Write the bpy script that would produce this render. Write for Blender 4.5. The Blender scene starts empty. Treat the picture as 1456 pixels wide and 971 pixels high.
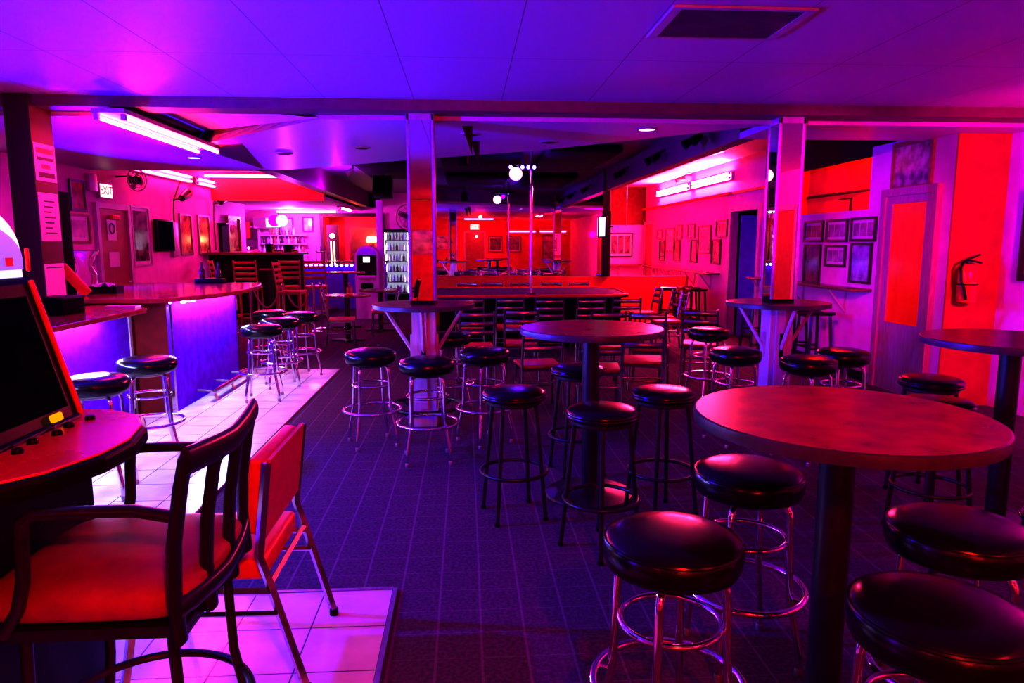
import bpy, bmesh, math, random
from math import pi, sin, cos, radians
from mathutils import Vector, Matrix
random.seed(7)
S = bpy.context.scene
C = bpy.data.collections.new('bar_room'); S.collection.children.link(C)

# ------------------------------------------------------------------ materials
def mat(name, c1, c2=None, scale=12.0, rough=0.5, metal=0.0, emit=None, estr=0.0, bump=0.0, spec=0.5, coat=0.0, rvar=0.08, stretch=(1, 1, 1)):
    m = bpy.data.materials.new(name); m.use_nodes = True
    nt = m.node_tree; N = nt.nodes; L = nt.links; b = N['Principled BSDF']
    tc = N.new('ShaderNodeTexCoord'); mp = N.new('ShaderNodeMapping'); mp.inputs['Scale'].default_value = stretch
    L.new(tc.outputs['Object'], mp.inputs['Vector'])
    nz = N.new('ShaderNodeTexNoise'); nz.inputs['Scale'].default_value = scale; nz.inputs['Detail'].default_value = 5
    L.new(mp.outputs['Vector'], nz.inputs['Vector'])
    r = N.new('ShaderNodeValToRGB')
    if c2 is None: c2 = tuple(x * 0.8 for x in c1)
    r.color_ramp.elements[0].position = 0.35; r.color_ramp.elements[1].position = 0.65
    r.color_ramp.elements[0].color = (*c2, 1); r.color_ramp.elements[1].color = (*c1, 1)
    L.new(nz.outputs['Fac'], r.inputs['Fac']); L.new(r.outputs['Color'], b.inputs['Base Color'])
    mr = N.new('ShaderNodeMapRange'); mr.inputs['To Min'].default_value = max(0.0, rough - rvar); mr.inputs['To Max'].default_value = min(1, rough + rvar)
    L.new(nz.outputs['Fac'], mr.inputs['Value']); L.new(mr.outputs['Result'], b.inputs['Roughness'])
    b.inputs['Metallic'].default_value = metal; b.inputs['Specular IOR Level'].default_value = spec; b.inputs['Coat Weight'].default_value = coat
    b.inputs['Coat Roughness'].default_value = 0.08
    if emit is not None:
        b.inputs['Emission Color'].default_value = (*emit, 1); b.inputs['Emission Strength'].default_value = estr
    if bump:
        bp = N.new('ShaderNodeBump'); bp.inputs['Strength'].default_value = bump; bp.inputs['Distance'].default_value = 0.01
        L.new(nz.outputs['Fac'], bp.inputs['Height']); L.new(bp.outputs['Normal'], b.inputs['Normal'])
    return m

def glow(name, col, strength):
    m = bpy.data.materials.new(name); m.use_nodes = True
    nt = m.node_tree; N = nt.nodes; L = nt.links; N.clear()
    e = N.new('ShaderNodeEmission'); o = N.new('ShaderNodeOutputMaterial')
    e.inputs['Color'].default_value = (*col, 1); e.inputs['Strength'].default_value = strength
    L.new(e.outputs[0], o.inputs[0]); return m

def grid_mat(name, base, base2, line, sx, sy, ox, oy, wx, wy, rough, spec=0.4, nscale=30, lf=1.0, coat=0.0, bump=0.0):
    """a surface ruled in lines along world X and Y (object space equals world space on the setting)"""
    m = mat(name, base, base2, nscale, rough, spec=spec, coat=coat, bump=bump)
    nt = m.node_tree; N = nt.nodes; L = nt.links; b = N['Principled BSDF']
    tc = [n for n in N if n.type == 'TEX_COORD'][0]; ramp = [n for n in N if n.type == 'VALTORGB'][0]
    sep = N.new('ShaderNodeSeparateXYZ'); L.new(tc.outputs['Object'], sep.inputs[0])
    def line_mask(sock, step, off, w):
        a = N.new('ShaderNodeMath'); a.operation = 'SUBTRACT'; a.inputs[1].default_value = off; L.new(sock, a.inputs[0])
        d = N.new('ShaderNodeMath'); d.operation = 'PINGPONG'; d.inputs[1].default_value = step / 2; L.new(a.outputs[0], d.inputs[0])
        c = N.new('ShaderNodeMath'); c.operation = 'LESS_THAN'; c.inputs[1].default_value = w / 2; L.new(d.outputs[0], c.inputs[0]); return c
    a = line_mask(sep.outputs['X'], sx, ox, wx); c = line_mask(sep.outputs['Y'], sy, oy, wy)
    mx = N.new('ShaderNodeMath'); mx.operation = 'MAXIMUM'; L.new(a.outputs[0], mx.inputs[0]); L.new(c.outputs[0], mx.inputs[1])
    ml = N.new('ShaderNodeMath'); ml.operation = 'MULTIPLY'; ml.inputs[1].default_value = lf; L.new(mx.outputs[0], ml.inputs[0])
    mix = N.new('ShaderNodeMix'); mix.data_type = 'RGBA'; L.new(ml.outputs[0], mix.inputs[0]); L.new(ramp.outputs['Color'], mix.inputs[6]); mix.inputs[7].default_value = (*line, 1)
    L.new(mix.outputs[2], b.inputs['Base Color']); return m

M = {}
M['carpet'] = grid_mat('carpet', (.115, .045, .115), (.055, .022, .06), (.27, .12, .26), .178, .178, .05, .0, .010, .004, .92, .12, 60, .38, bump=.5)
M['tile'] = grid_mat('floor_tile', (.78, .76, .80), (.66, .63, .68), (.10, .08, .12), .305, .305, -.345, 3.03, .006, .006, .22, .5, 6, 1, coat=.3)
M['ceil'] = grid_mat('ceiling_panel', (.56, .28, .60), (.50, .25, .54), (.12, .06, .13), .70, 1.22, -.40, 4.52, .007, .006, .42, .5, 220, .85, bump=.25)
M['ceil2'] = mat('ceiling_plaster', (.56, .26, .62), (.50, .23, .56), 40, .38, bump=.25)
M['ceilhi'] = mat('ceiling_high', (.72, .36, .6), (.6, .3, .5), 60, .7, bump=.2)
M['wall'] = mat('wall_paint', (.72, .22, .58), (.64, .18, .51), 5, .65, bump=.05)
M['wallred'] = mat('wall_red_paint', (.66, .035, .04), (.54, .025, .03), 5, .6)
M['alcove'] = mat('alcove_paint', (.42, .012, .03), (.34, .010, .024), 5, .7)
M['dark'] = mat('dark_paint', (.010, .007, .011), None, 8, .8, spec=.15)
M['tray'] = mat('tray_paint', (.17, .09, .20), (.12, .06, .15), 6, .6)
M['trim'] = mat('trim_paint', (.50, .42, .46), (.4, .33, .37), 9, .4)
M['brown'] = mat('brown_post', (.05, .008, .012), (.035, .006, .01), 14, .6, stretch=(6, 6, .6))
M['beam'] = mat('beam_paint', (.16, .05, .09), (.12, .04, .07), 10, .45)
M['chrome'] = mat('chrome', (.86, .86, .88), (.76, .76, .79), 30, .09, 1.0, rvar=.04)
M['blkmetal'] = mat('black_metal', (.030, .030, .036), None, 30, .32, .4)
M['chairmetal'] = mat('chair_metal', (.30, .30, .36), None, 30, .24, .95)
M['vinyl'] = mat('black_vinyl', (.007, .007, .009), (.005, .005, .006), 60, .23, spec=.42, bump=.04)
M['redvinyl'] = mat('red_vinyl', (.60, .03, .03), (.50, .02, .025), 20, .4, bump=.08)
M['orangevinyl'] = mat('orange_vinyl', (.75, .06, .02), (.64, .045, .015), 14, .42, bump=.1)
M['cushion'] = mat('rust_cushion', (.36, .06, .04), (.22, .03, .025), 6, .6, bump=.35)
M['laminate'] = mat('table_laminate', (.42, .055, .035), (.24, .025, .02), 11, .29, spec=.42, rvar=.05)
M['lamdark'] = mat('dark_laminate', (.20, .04, .06), (.13, .025, .04), 16, .22, spec=.6)
M['edge'] = mat('black_edge', (.06, .06, .08), None, 30, .35)
M['bartop'] = mat('bar_top', (.46, .05, .09), (.34, .03, .06), 8, .16, spec=.6, coat=.4)
M['barpanel'] = mat('bar_panel', (.20, .008, .85), (.15, .006, .70), 9, .55, spec=.0, bump=.15)
M['barend'] = mat('bar_end', (.15, .012, .02), (.11, .01, .016), 10, .8, spec=.1)
M['mirror'] = mat('mirror_glass', (.93, .93, .94), (.90, .90, .92), 3, .012, 1.0, rvar=.01)
M['purplewood'] = mat('painted_wood', (.62, .50, .64), (.5, .4, .54), 12, .5, stretch=(8, 8, .5))
M['wood'] = mat('orange_wood', (.50, .16, .07), (.36, .10, .05), 16, .4, stretch=(1, 1, .2))
M['steel'] = mat('grey_steel', (.45, .43, .47), None, 30, .3, .8)
M['white'] = mat('white_paper', (.42, .38, .48), (.36, .33, .42), 30, .7)
M['ink'] = mat('dark_ink', (.06, .03, .06), None, 30, .7)
M['redink'] = mat('red_ink', (.65, .10, .10), None, 30, .7)
M['black'] = mat('black_plastic', (.008, .008, .010), None, 30, .38, spec=.12)
M['redplastic'] = mat('red_plastic', (.72, .04, .03), (.6, .03, .02), 20, .3)
M['redpanel'] = mat('red_control_panel', (.78, .03, .03), (.66, .02, .025), 5, .28, coat=.3)
M['frameblk'] = mat('black_frame', (.03, .022, .025), None, 30, .3)
M['framewood'] = mat('wood_frame', (.22, .08, .06), (.15, .05, .04), 30, .4)
M['framepale'] = mat('pale_frame', (.45, .38, .45), None, 30, .35)
M['matboard'] = mat('mat_board', (.62, .52, .60), (.56, .46, .54), 20, .35, coat=.5)
def art(n, a, b, sc, st=(1, 1, 1)): M[n] = mat(n, a, b, sc, .12, coat=.6, stretch=st)
art('art_pale', (.66, .52, .62), (.34, .20, .30), 6)
art('art_dark', (.22, .10, .14), (.05, .03, .05), 7)
art('art_photo', (.42, .28, .36), (.10, .05, .09), 9)
art('art_blue', (.40, .34, .62), (.14, .10, .3), 7)
art('art_red', (.5, .12, .12), (.16, .03, .05), 5)
art('art_poster', (.72, .56, .58), (.20, .08, .10), 3.2, (1, 1, 1.8))
M['stage'] = mat('stage_top', (.045, .025, .12), (.035, .02, .09), 10, .5, spec=.15)
M['stagered'] = mat('stage_red', (.60, .022, .02), (.50, .018, .016), 6, .5)
M['glassdoor'] = mat('door_glass_glow', (.46, .012, .010), (.38, .010, .008), 3, .14, coat=.4, stretch=(3, 3, .7), emit=(1, .006, .0), estr=.30)  # red emission stands in for a lit room behind the solid wall
M['doorwood'] = mat('door_wood', (.34, .20, .26), (.26, .15, .2), 12, .5, stretch=(4, 4, .5))
M['doorbrown'] = mat('brown_door', (.30, .07, .06), (.24, .05, .05), 9, .45)
M['extred'] = mat('extinguisher_red', (.75, .03, .03), (.68, .02, .02), 20, .22, coat=.5)
M['rope'] = mat('velvet_rope', (.40, .14, .28), (.3, .1, .2), 60, .8)
M['brass'] = mat('brass', (.65, .5, .42), None, 30, .2, 1.0)
M['bottle_dark'] = mat('bottle_dark', (.05, .03, .03), None, 20, .1)
M['bottle_pale'] = mat('bottle_pale', (.75, .72, .80), (.5, .45, .7), 20, .15)
M['bottle_blue'] = mat('bottle_blue', (.25, .22, .75), (.3, .1, .5), 20, .15)
M['bottle_red'] = mat('bottle_red', (.6, .12, .1), None, 20, .15)
# lamps: a small green share so the tube cores burn out to white
M['tubepink'] = glow('pink_tube_glow', (1, .030, .16), 90)
M['tubered'] = glow('red_tube_glow', (1, .05, .20), 850)
M['tubered2'] = glow('rear_tube_glow', (1, .02, .05), 95)
M['tubewhite'] = glow('white_pink_tube_glow', (1, .10, .55), 110)
M['ledblue'] = glow('blue_led_glow', (.50, .56, 1), 640)
M['ledblue2'] = glow('blue_led_dots', (.26, .22, 1), 7)
M['warm'] = glow('warm_lamp_glow', (1, .50, .20), 14)
M['yellow'] = glow('yellow_button_glow', (1, .36, .0), 1.0)
M['globe'] = glow('globe_glow', (1, .22, .30), 4)
M['downlight'] = glow('downlight_glow', (1, .45, .55), 5)
M['exit'] = glow('exit_glow', (1, .82, .80), 1.3)
M['coolwhite'] = glow('cooler_light', (.74, .74, 1), .45)
M['coolwhite2'] = glow('cooler_jamb', (.74, .72, 1), 26)
M['screen'] = glow('screen_glow', (.75, .72, 1), 1.6)
M['mattblack'] = mat('matt_black', (.006, .005, .007), None, 20, .85, spec=.05)
M['dark_screen'] = mat('dark_screen', (.004, .004, .014), (.002, .002, .01), 5, .5, spec=.0)
M['marquee'] = mat('marquee_panel', (.10, .06, .3), (.08, .05, .25), 5, .3, emit=(.26, .15, 1.0), estr=.9)
M['marqueetop'] = mat('marquee_rim', (.15, .15, .3), (.12, .12, .26), 5, .3, emit=(.62, .62, 1.0), estr=1.2)
def glass_mat(name, col=(1, 1, 1), rough=.02):
    m = mat(name, col, col, 10, rough); b = m.node_tree.nodes['Principled BSDF']; b.inputs['Transmission Weight'].default_value = 1; b.inputs['IOR'].default_value = 1.35; return m
M['glass'] = glass_mat('clear_glass')
def pane_mat(name):
    m = bpy.data.materials.new(name); m.use_nodes = True; nt = m.node_tree; N = nt.nodes; L = nt.links; N.clear()
    t = N.new('ShaderNodeBsdfTransparent'); g = N.new('ShaderNodeBsdfGlossy'); g.inputs['Roughness'].default_value = .05
    f = N.new('ShaderNodeFresnel'); x = N.new('ShaderNodeMixShader'); o = N.new('ShaderNodeOutputMaterial')
    L.new(f.outputs[0], x.inputs[0]); L.new(t.outputs[0], x.inputs[1]); L.new(g.outputs[0], x.inputs[2]); L.new(x.outputs[0], o.inputs[0]); return m
M['pane'] = pane_mat('thin_pane')

# ------------------------------------------------------------------ mesh builder
class MB:
    def __init__(s): s.bm = bmesh.new()
    def _new(s, verts): return verts
    def box(s, c, d, rot=None, bev=0.0, seg=2):
        r = bmesh.ops.create_cube(s.bm, size=1.0); v = r['verts']
        mt = Matrix.Translation(c) @ (rot.to_4x4() if rot else Matrix.Identity(4)) @ Matrix.Diagonal((*d, 1))
        bmesh.ops.transform(s.bm, matrix=mt, verts=v)
        if bev:
            e = list({e for x in v for e in x.link_edges}); bmesh.ops.bevel(s.bm, geom=e, offset=bev, segments=seg, affect='EDGES', profile=.5)
        return s
    def b2(s, lo, hi, bev=0.0):
        return s.box([(a + b) / 2 for a, b in zip(lo, hi)], [abs(b - a) for a, b in zip(lo, hi)], None, bev)
    def ring(s, pts): return [s.bm.verts.new(p) for p in pts]
    def tube(s, path, r, n=10, caps=True, closed=False, flat=None):
        path = [Vector(p) for p in path]; K = len(path); rings = []
        rs = r if isinstance(r, (list, tuple)) else [r] * K
        up = None
        for i, p in enumerate(path):
            if closed: t = path[(i + 1) % K] - path[i - 1]
            else: t = path[min(i + 1, K - 1)] - path[max(i - 1, 0)]
            t.normalize()
            if up is None:
                up = Vector((0, 0, 1)) if abs(t.z) < .9 else Vector((0, 1, 0))
            a = t.cross(up).normalized(); b = a.cross(t).normalized(); up = b
            fa, fb = flat if flat else (1, 1)
            rings.append(s.ring([p + a * cos(2 * pi * k / n) * rs[i] * fa + b * sin(2 * pi * k / n) * rs[i] * fb for k in range(n)]))
        for i in range(K if closed else K - 1):
            A = rings[i]; B = rings[(i + 1) % K]
            for k in range(n): s.bm.faces.new((A[k], A[(k + 1) % n], B[(k + 1) % n], B[k]))
        if caps and not closed:
            s.bm.faces.new(rings[0][::-1]); s.bm.faces.new(rings[-1])
        return s
    def hoop(s, c, R, r, n=40, m=8, axis='z'):
        pts = []
        for k in range(n):
            a = 2 * pi * k / n
            o = {'z': (R * cos(a), R * sin(a), 0), 'y': (R * cos(a), 0, R * sin(a)), 'x': (0, R * cos(a), R * sin(a))}[axis]
            pts.append(Vector(c) + Vector(o))
        # torus faces built directly
        rings = []
        for k in range(n):
            rad = (pts[k] - Vector(c)).normalized(); ax = Vector({'z': (0, 0, 1), 'y': (0, 1, 0), 'x': (1, 0, 0)}[axis])
            rings.append(s.ring([pts[k] + rad * cos(2 * pi * j / m) * r + ax * sin(2 * pi * j / m) * r for j in range(m)]))
        for k in range(n):
            A, B = rings[k], rings[(k + 1) % n]
            for j in range(m): s.bm.faces.new((A[j], A[(j + 1) % m], B[(j + 1) % m], B[j]))
        return s
    def lathe(s, prof, c=(0, 0, 0), n=40, mtx=None):
        rings = []; made = []
        for (r, z) in prof:
            if r < 1e-5: vs = s.ring([(c[0], c[1], c[2] + z)])
            else: vs = s.ring([(c[0] + r * cos(2 * pi * k / n), c[1] + r * sin(2 * pi * k / n), c[2] + z) for k in range(n)])
            rings.append(vs); made += vs
        for A, B in zip(rings, rings[1:]):
            for k in range(n):
                a0, a1 = A[k % len(A)], A[(k + 1) % len(A)]; b0, b1 = B[k % len(B)], B[(k + 1) % len(B)]
                f = []
                for v in (a0, a1, b1, b0):
                    if v not in f: f.append(v)
                if len(f) > 2: s.bm.faces.new(f)
        if mtx is not None: bmesh.ops.transform(s.bm, matrix=mtx, verts=made)
        return s
    def prism(s, poly, lo, hi, axis='z'):
        def P(a, b, c): return {'z': (a, b, c), 'y': (a, c, b), 'x': (c, a, b)}[axis]
        A = s.ring([P(a, b, lo) for a, b in poly]); B = s.ring([P(a, b, hi) for a, b in poly]); n = len(poly)
        s.bm.faces.new(A); s.bm.faces.new(B)
        for k in range(n): s.bm.faces.new((A[k], A[(k + 1) % n], B[(k + 1) % n], B[k]))
        return s
    def plate(s, poly, z0, z1): return s.prism(poly, z0, z1)
    def build(s, name, m, parent=None, smooth=35, bev=0.0):
        bmesh.ops.recalc_face_normals(s.bm, faces=s.bm.faces)
        me = bpy.data.meshes.new(name); s.bm.to_mesh(me); s.bm.free()
        o = bpy.data.objects.new(name, me); C.objects.link(o)
        if isinstance(m, str): m = M[m]
        me.materials.append(m)
        if smooth:
            me.shade_smooth(); me.set_sharp_from_angle(angle=radians(smooth))
        if parent: o.parent = parent
        if bev:
            b = o.modifiers.new('bevel', 'BEVEL'); b.width = bev; b.segments = 2; b.limit_method = 'ANGLE'
        return o

def thing(name, label, cat, loc=(0, 0, 0), rz=0.0, group=None):
    o = bpy.data.objects.new(name, None); C.objects.link(o); o.empty_display_size = .1
    o.location = loc; o.rotation_euler = (0, 0, rz); return tag(o, label, cat, group)
def tag(o, label, cat, group=None):
    o['label'] = label; o['category'] = cat
    if group: o['group'] = group
    return o
def struct(name, mb, m, parent=None, smooth=0, **k):
    o = mb.build(name, m, parent, smooth, **k)
    if parent is None: o['kind'] = 'structure'
    return o
def dup(root, loc, rz, label, group=None):
    r = root.copy(); C.objects.link(r); r.location = loc; r.rotation_euler = (0, 0, rz); r['label'] = label
    if group: r['group'] = group
    def rec(src, dst):
        for ch in list(src.children):
            c = ch.copy(); C.objects.link(c); c.parent = dst; rec(ch, c)
    rec(root, r); return r
def series(make, spots, group):
    """spots: (x, y, z, rz, label); the first is the built thing, the rest are copies"""
    proto = None; out = []
    for (x, y, z, rz, lab) in spots:
        if proto is None:
            proto = make(lab, group); proto.location = (x, y, z); proto.rotation_euler = (0, 0, rz); out.append(proto)
        else: out.append(dup(proto, (x, y, z), rz, lab, group))
    return out
def lettering(s, size, loc, rz, m, parent, depth=.002, name='lettering', rx=pi / 2):
    cu = bpy.data.curves.new('text', 'FONT'); cu.body = s; cu.size = size; cu.align_x = 'CENTER'; cu.align_y = 'CENTER'; cu.extrude = depth
    tmp = bpy.data.objects.new('tmp', cu); C.objects.link(tmp)
    dg = bpy.context.evaluated_depsgraph_get(); me = bpy.data.meshes.new_from_object(tmp.evaluated_get(dg))
    bpy.data.objects.remove(tmp); me.materials.clear(); me.materials.append(M[m] if isinstance(m, str) else m)
    o = bpy.data.objects.new(name, me); C.objects.link(o); o.parent = parent; o.location = loc; o.rotation_euler = (rx, 0, rz); return o

LEFT, RIGHT, BACK, REAR = pi / 2, -pi / 2, 0.0, pi     # facing +X, -X, -Y, +Y

# ================================================================== SETTING
XL, XR, XA = -5.2, 4.6, 5.12          # wall planes: left, right, alcove
H1, H2, H3 = 2.72, 2.60, 3.00        # ceilings: front, middle, high
struct('floor', MB().b2((-6.6, -7.2, -.1), (5.6, 20.3, 0)), 'carpet')
t = MB(); t.prism([(-3.05, .8), (-.345, .8), (-.345, 3.03), (-1.62, 3.03), (-1.62, 8.79), (-2.72, 8.79), (-2.72, 6.58), (-3.05, 6.58)], .0, .012)
struct('floor_tile', t, 'tile')
struct('trim_1', MB().b2((-.345, .8, 0), (-.325, 3.04, .016)).b2((-1.62, 3.03, 0), (-.345, 3.05, .016)), 'steel')
struct('trim_2', MB().b2((-1.62, 3.05, 0), (-1.60, 8.79, .015)).b2((-2.72, 8.79, 0), (-1.60, 8.81, .015)), 'trim')
struct('ceiling', MB().b2((-5.3, -7.2, H1), (5.6, 5.8, H1 + .1)), 'ceil')
struct('beam', MB().b2((-5.3, 5.8, H2 + .035), (5.5, 6.05, H1 + .1)), 'beam')
# middle ceiling with the diagonal edge in front of the stage, leaving an opening above the long pink lamp
mid = MB()
mid.prism([(-5.3, 6.05), (-2.85, 6.05), (-2.85, 7.75), (-2.83, 9.2), (-2.83, 10.3), (-5.3, 10.3)], H2, H2 + .06)
mid.prism([(-2.85, 7.75), (-1.2, 6.05), (2.70, 6.05), (.85, 7.85), (-.67, 8.86), (-2.11, 9.90), (-2.83, 10.3), (-2.83, 9.2)], H2, H2 + .06)
mid.prism([(2.70, 6.05), (5.5, 6.05), (5.5, 6.9), (2.70, 6.9)], H2, H2 + .06)
struct('ceiling_middle', mid, 'ceil2')
# slanted recess above the lamp: a sloping pink plane that rises towards its steep side
rc = MB(); v = rc.ring([(-1.2, 6.05, H2 + .01), (-2.85, 7.75, H2 + .14), (-2.85, 6.05, H2 + .14)]); rc.bm.faces.new(v)
struct('ceiling_recess', rc, 'ceilhi')
rc = MB(); v = rc.ring([(-2.85, 6.05, H2), (-2.85, 7.75, H2), (-2.85, 7.75, H2 + .15), (-2.85, 6.05, H2 + .15)]); rc.bm.faces.new(v)
v = rc.ring([(-2.85, 7.75, H2), (-1.2, 6.05, H2), (-1.2, 6.05, H2 + .02), (-2.85, 7.75, H2 + .15)]); rc.bm.faces.new(v)
struct('ceiling_recess_side', rc, 'brown')
# wedge soffit running from the recess to the stage frame
wd = MB(); wd.prism([(-2.84, 7.75), (-2.30, 7.55), (-2.74, 9.9)], H2 - .012, H2 - .002)
struct('ceiling_wedge', wd, 'brown')
# stage tray: dark raised ceiling inside a frame
struct('ceiling_tray', MB().b2((-2.72, 6.05, H3), (2.72, 13.6, H3 + .05)).b2((-2.72, 13.6, H3), (-.6, 20.3, H3 + .05)), 'tray')
struct('beam_frame', MB().b2((-2.92, 10.2, H2), (-2.70, 20.2, H3 + .02)), 'beam')
struct('beam_frame_side', MB().b2((2.70, 6.9, H2), (2.86, 13.5, H3 + .02)), 'beam')
struct('beam_front', MB().prism([(2.70, 6.05), (.85, 7.85), (-.67, 8.86), (-2.11, 9.90), (-2.83, 10.3), (-2.83, 10.24), (-2.11, 9.84), (-.67, 8.80), (.85, 7.79), (2.62, 6.05)], H2 + .06, H3), 'tray')
for nm, (x0, x1, y0, y1) in dict(soffit=(-1.9, -.9, 11.2, 14.6), soffit_duct=(-.4, .9, 10.9, 13.2), soffit_duct_wide=(1.2, 2.3, 10.2, 12.8)).items():
    struct('ceiling_' + nm, MB().b2((x0, y0, H3 - .12), (x1, y1, H3), .06), 'dark', smooth=40)
# high lit ceilings beside the tray
struct('ceiling_left_high', MB().b2((-6.6, 10.3, H3), (-2.72, 15.0, H3 + .05)).b2((-6.6, 10.3, H2), (-2.92, 10.34, H3)), 'ceilhi')
struct('ceiling_right_high', MB().b2((2.72, 6.9, H3), (5.6, 18.0, H3 + .05)), 'ceilhi')
struct('ceiling_far', MB().b2((-6.6, 15.0, 2.5), (-2.92, 20.3, 2.56)), 'ceilhi')
struct('wall_soffit', MB().b2((-6.6, 14.95, 2.46), (-2.92, 15.05, H3)), 'wallred')
# walls
struct('wall_left', MB().b2((XL - .1, -7.2, 0), (XL, 17.0, H3)), 'wall')
struct('wall_left_far', MB().b2((-6.6, 17.0, 0), (XL, 17.1, H3)).b2((-6.6, 17.0, 0), (-6.5, 20.3, H3)), 'wall')
struct('wall_back', MB().b2((-6.6, 20.2, 0), (-3.98, 20.3, 2.6)).b2((-2.40, 20.2, 0), (-.6, 20.3, H3)).b2((-3.98, 20.2, 2.33), (-2.40, 20.3, 2.6)), 'wall')
struct('wall_back_passage', MB().b2((-4.1, 21.0, 0), (-2.3, 21.1, 2.6)).b2((-4.1, 20.3, 0), (-3.98, 21.0, 2.6)).b2((-2.40, 20.3, 0), (-2.3, 21.0, 2.6)).b2((-4.1, 20.3, 2.45), (-2.3, 21.1, 2.6)).b2((-4.1, 20.3, -.1), (-2.3, 21.1, .0)), 'wallred')
struct('wall_right', MB().b2((XR, 6.42, 0), (XR + .1, 7.8, 2.68)).b2((XR, 7.8, 0), (XR + .1, 10.65, 1.97)).b2((XR, 10.65, 0), (XR + .1, 10.78, H3)).b2((XR, 11.9, 0), (XR + .1, 17.8, H3)).b2((XR, 10.78, 2.12), (XR + .1, 11.9, H3)), 'wall')
struct('wall_right_header', MB().b2((XR, 7.8, 2.56), (XR + .06, 10.65, H3)).b2((XR, 6.9, 2.66), (XR + .06, 7.8, H3)), 'dark')
struct('wall_right_niche', MB().b2((5.3, 7.7, 1.9), (5.4, 10.75, H3)).b2((XR + .1, 7.7, 1.87), (5.3, 10.75, 1.97)).b2((XR + .1, 7.7, 1.97), (5.3, 7.8, H3)).b2((XR + .1, 10.65, 1.97), (5.3, 10.75, H3)), 'wallred')
struct('trim_3', MB().tube([(5.27, 7.85, 2.28), (5.27, 10.6, 2.28)], .02).b2((5.22, 9.3, 1.97), (5.25, 9.33, 2.2)).b2((5.22, 9.3, 2.18), (5.25, 9.62, 2.2)), 'brown')
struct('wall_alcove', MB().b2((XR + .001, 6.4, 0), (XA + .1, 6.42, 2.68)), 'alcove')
struct('wall_alcove_side', MB().b2((XA, -7.2, 0), (XA + .1, 6.4, H1 + .1)), 'wall')
struct('wall_far_right', MB().b2((2.72, 17.8, 0), (XR + .1, 17.9, H3)), 'barend')  # dark red colour stands in for shade on the upper far wall
struct('wall_far_lower', MB().b2((3.2, 17.72, 0), (XR, 17.8, 2.05)), 'wall')
struct('wall_partition', MB().b2((2.74, 13.62, 0), (2.82, 17.8, H3)).b2((-.68, 13.62, 0), (-.6, 20.2, H3)), 'wall')
struct('wall_stage', MB().b2((-.62, 13.52, 0), (4.38, 13.64, .95), .01), 'stagered')
struct('wall_stage_upper', MB().b2((-.62, 13.54, .95), (2.80, 13.62, H3)), 'dark')
struct('wall_rear', MB().b2((-5.3, -7.2, 0), (5.5, -7.1, H1 + .1)), 'wallred')
struct('trim_4', MB().b2((XR - .088, 11.9, 2.42), (XR, 17.8, 2.46)).b2((XR - .03, 10.65, 2.42), (XR, 11.9, 2.46)), 'wallred')
struct('baseboard_right', MB().b2((XR - .015, 7.6, 0), (XR, 10.65, .1)).b2((XR - .015, 11.98, 0), (XR, 17.7, .1)), 'dark')
struct('trim_5', MB().b2((2.66, 13.44, .95), (2.80, 13.53, 2.2)), 'dark')
struct('trim_6', MB().b2((-1.90, 15.2, 0), (-1.76, 15.34, 2.5), .01), 'purplewood', smooth=30)
struct('trim_7', MB().b2((-2.4, 20.12, 2.33), (-3.98, 20.2, 2.43)).b2((-2.40, 20.12, 0), (-2.3, 20.2, 2.43)).b2((-4.08, 20.12, 0), (-3.98, 20.2, 2.43)), 'brown')
# raised platform under the back bar
struct('floor_platform', MB().b2((-5.2, 14.0, 0), (-3.05, 16.9, .12)), 'lamdark')
# post by the near bar
post = MB().b2((-3.52, 5.76, 0), (-3.33, 6.06, H1), .004); struct('column', post, 'brown', smooth=30)

def wall_frame(root, w, h, d=.06, tw=.08, m='doorwood', name='door_frame'):
    return MB().b2((-w / 2 - tw, -d, 0), (-w / 2, 0, h + tw)).b2((w / 2, -d, 0), (w / 2 + tw, 0, h + tw)).b2((-w / 2, -d, h), (w / 2, 0, h + tw)).build(name, m, root, 30)
def door(name, loc, rz, w, h, m_panel, m_frame, kind):
    r = bpy.data.objects.new(name, None); C.objects.link(r); r.location = loc; r.rotation_euler = (0, 0, rz); r['kind'] = 'structure'
    wall_frame(r, w, h, m=m_frame)
    if kind == 'glass':
        MB().b2((-w / 2, -.035, 0), (-w / 2 + .10, -.003, h)).b2((w / 2 - .10, -.035, 0), (w / 2, -.003, h)).b2((-w / 2 + .1, -.035, h - .08), (w / 2 - .1, -.003, h)).b2((-w / 2 + .1, -.035, 0), (w / 2 - .1, -.003, .74)).build('door_stile', m_frame, r, 30)
        MB().b2((-w / 2 + .1, -.018, .74), (w / 2 - .1, -.006, h - .08)).build('door_glass_glow', m_panel, r)
    else:
        MB().b2((-w / 2, -.03, 0), (w / 2, -.004, h)).build('door_panel', m_panel, r)
        MB().tube([(w / 2 - .08, -.03, 1.0), (w / 2 - .08, -.07, 1.0)], .012).tube([(w / 2 - .08, -.07, 1.0), (w / 2 - .17, -.07, 1.0)], .01).build('door_handle', 'steel', r)
    return r
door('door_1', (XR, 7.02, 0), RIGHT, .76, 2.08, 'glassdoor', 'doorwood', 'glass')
d2 = bpy.data.objects.new('door_2', None); C.objects.link(d2); d2.location = (XR, 11.34, 0); d2.rotation_euler = (0, 0, RIGHT); d2['kind'] = 'structure'
wall_frame(d2, 1.12, 2.12, .04, .09, 'trim')
MB().b2((-.56, .12, 0), (.56, 1.3, .005)).b2((-.64, .1, 0), (-.56, 1.3, 2.3)).b2((.56, .1, 0), (.64, 1.3, 2.3)).b2((-.64, 1.3, 0), (.64, 1.36, 2.3)).b2((-.64, .1, 2.3), (.64, 1.36, 2.36)).build('dark_passage', 'dark', d2)
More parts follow.
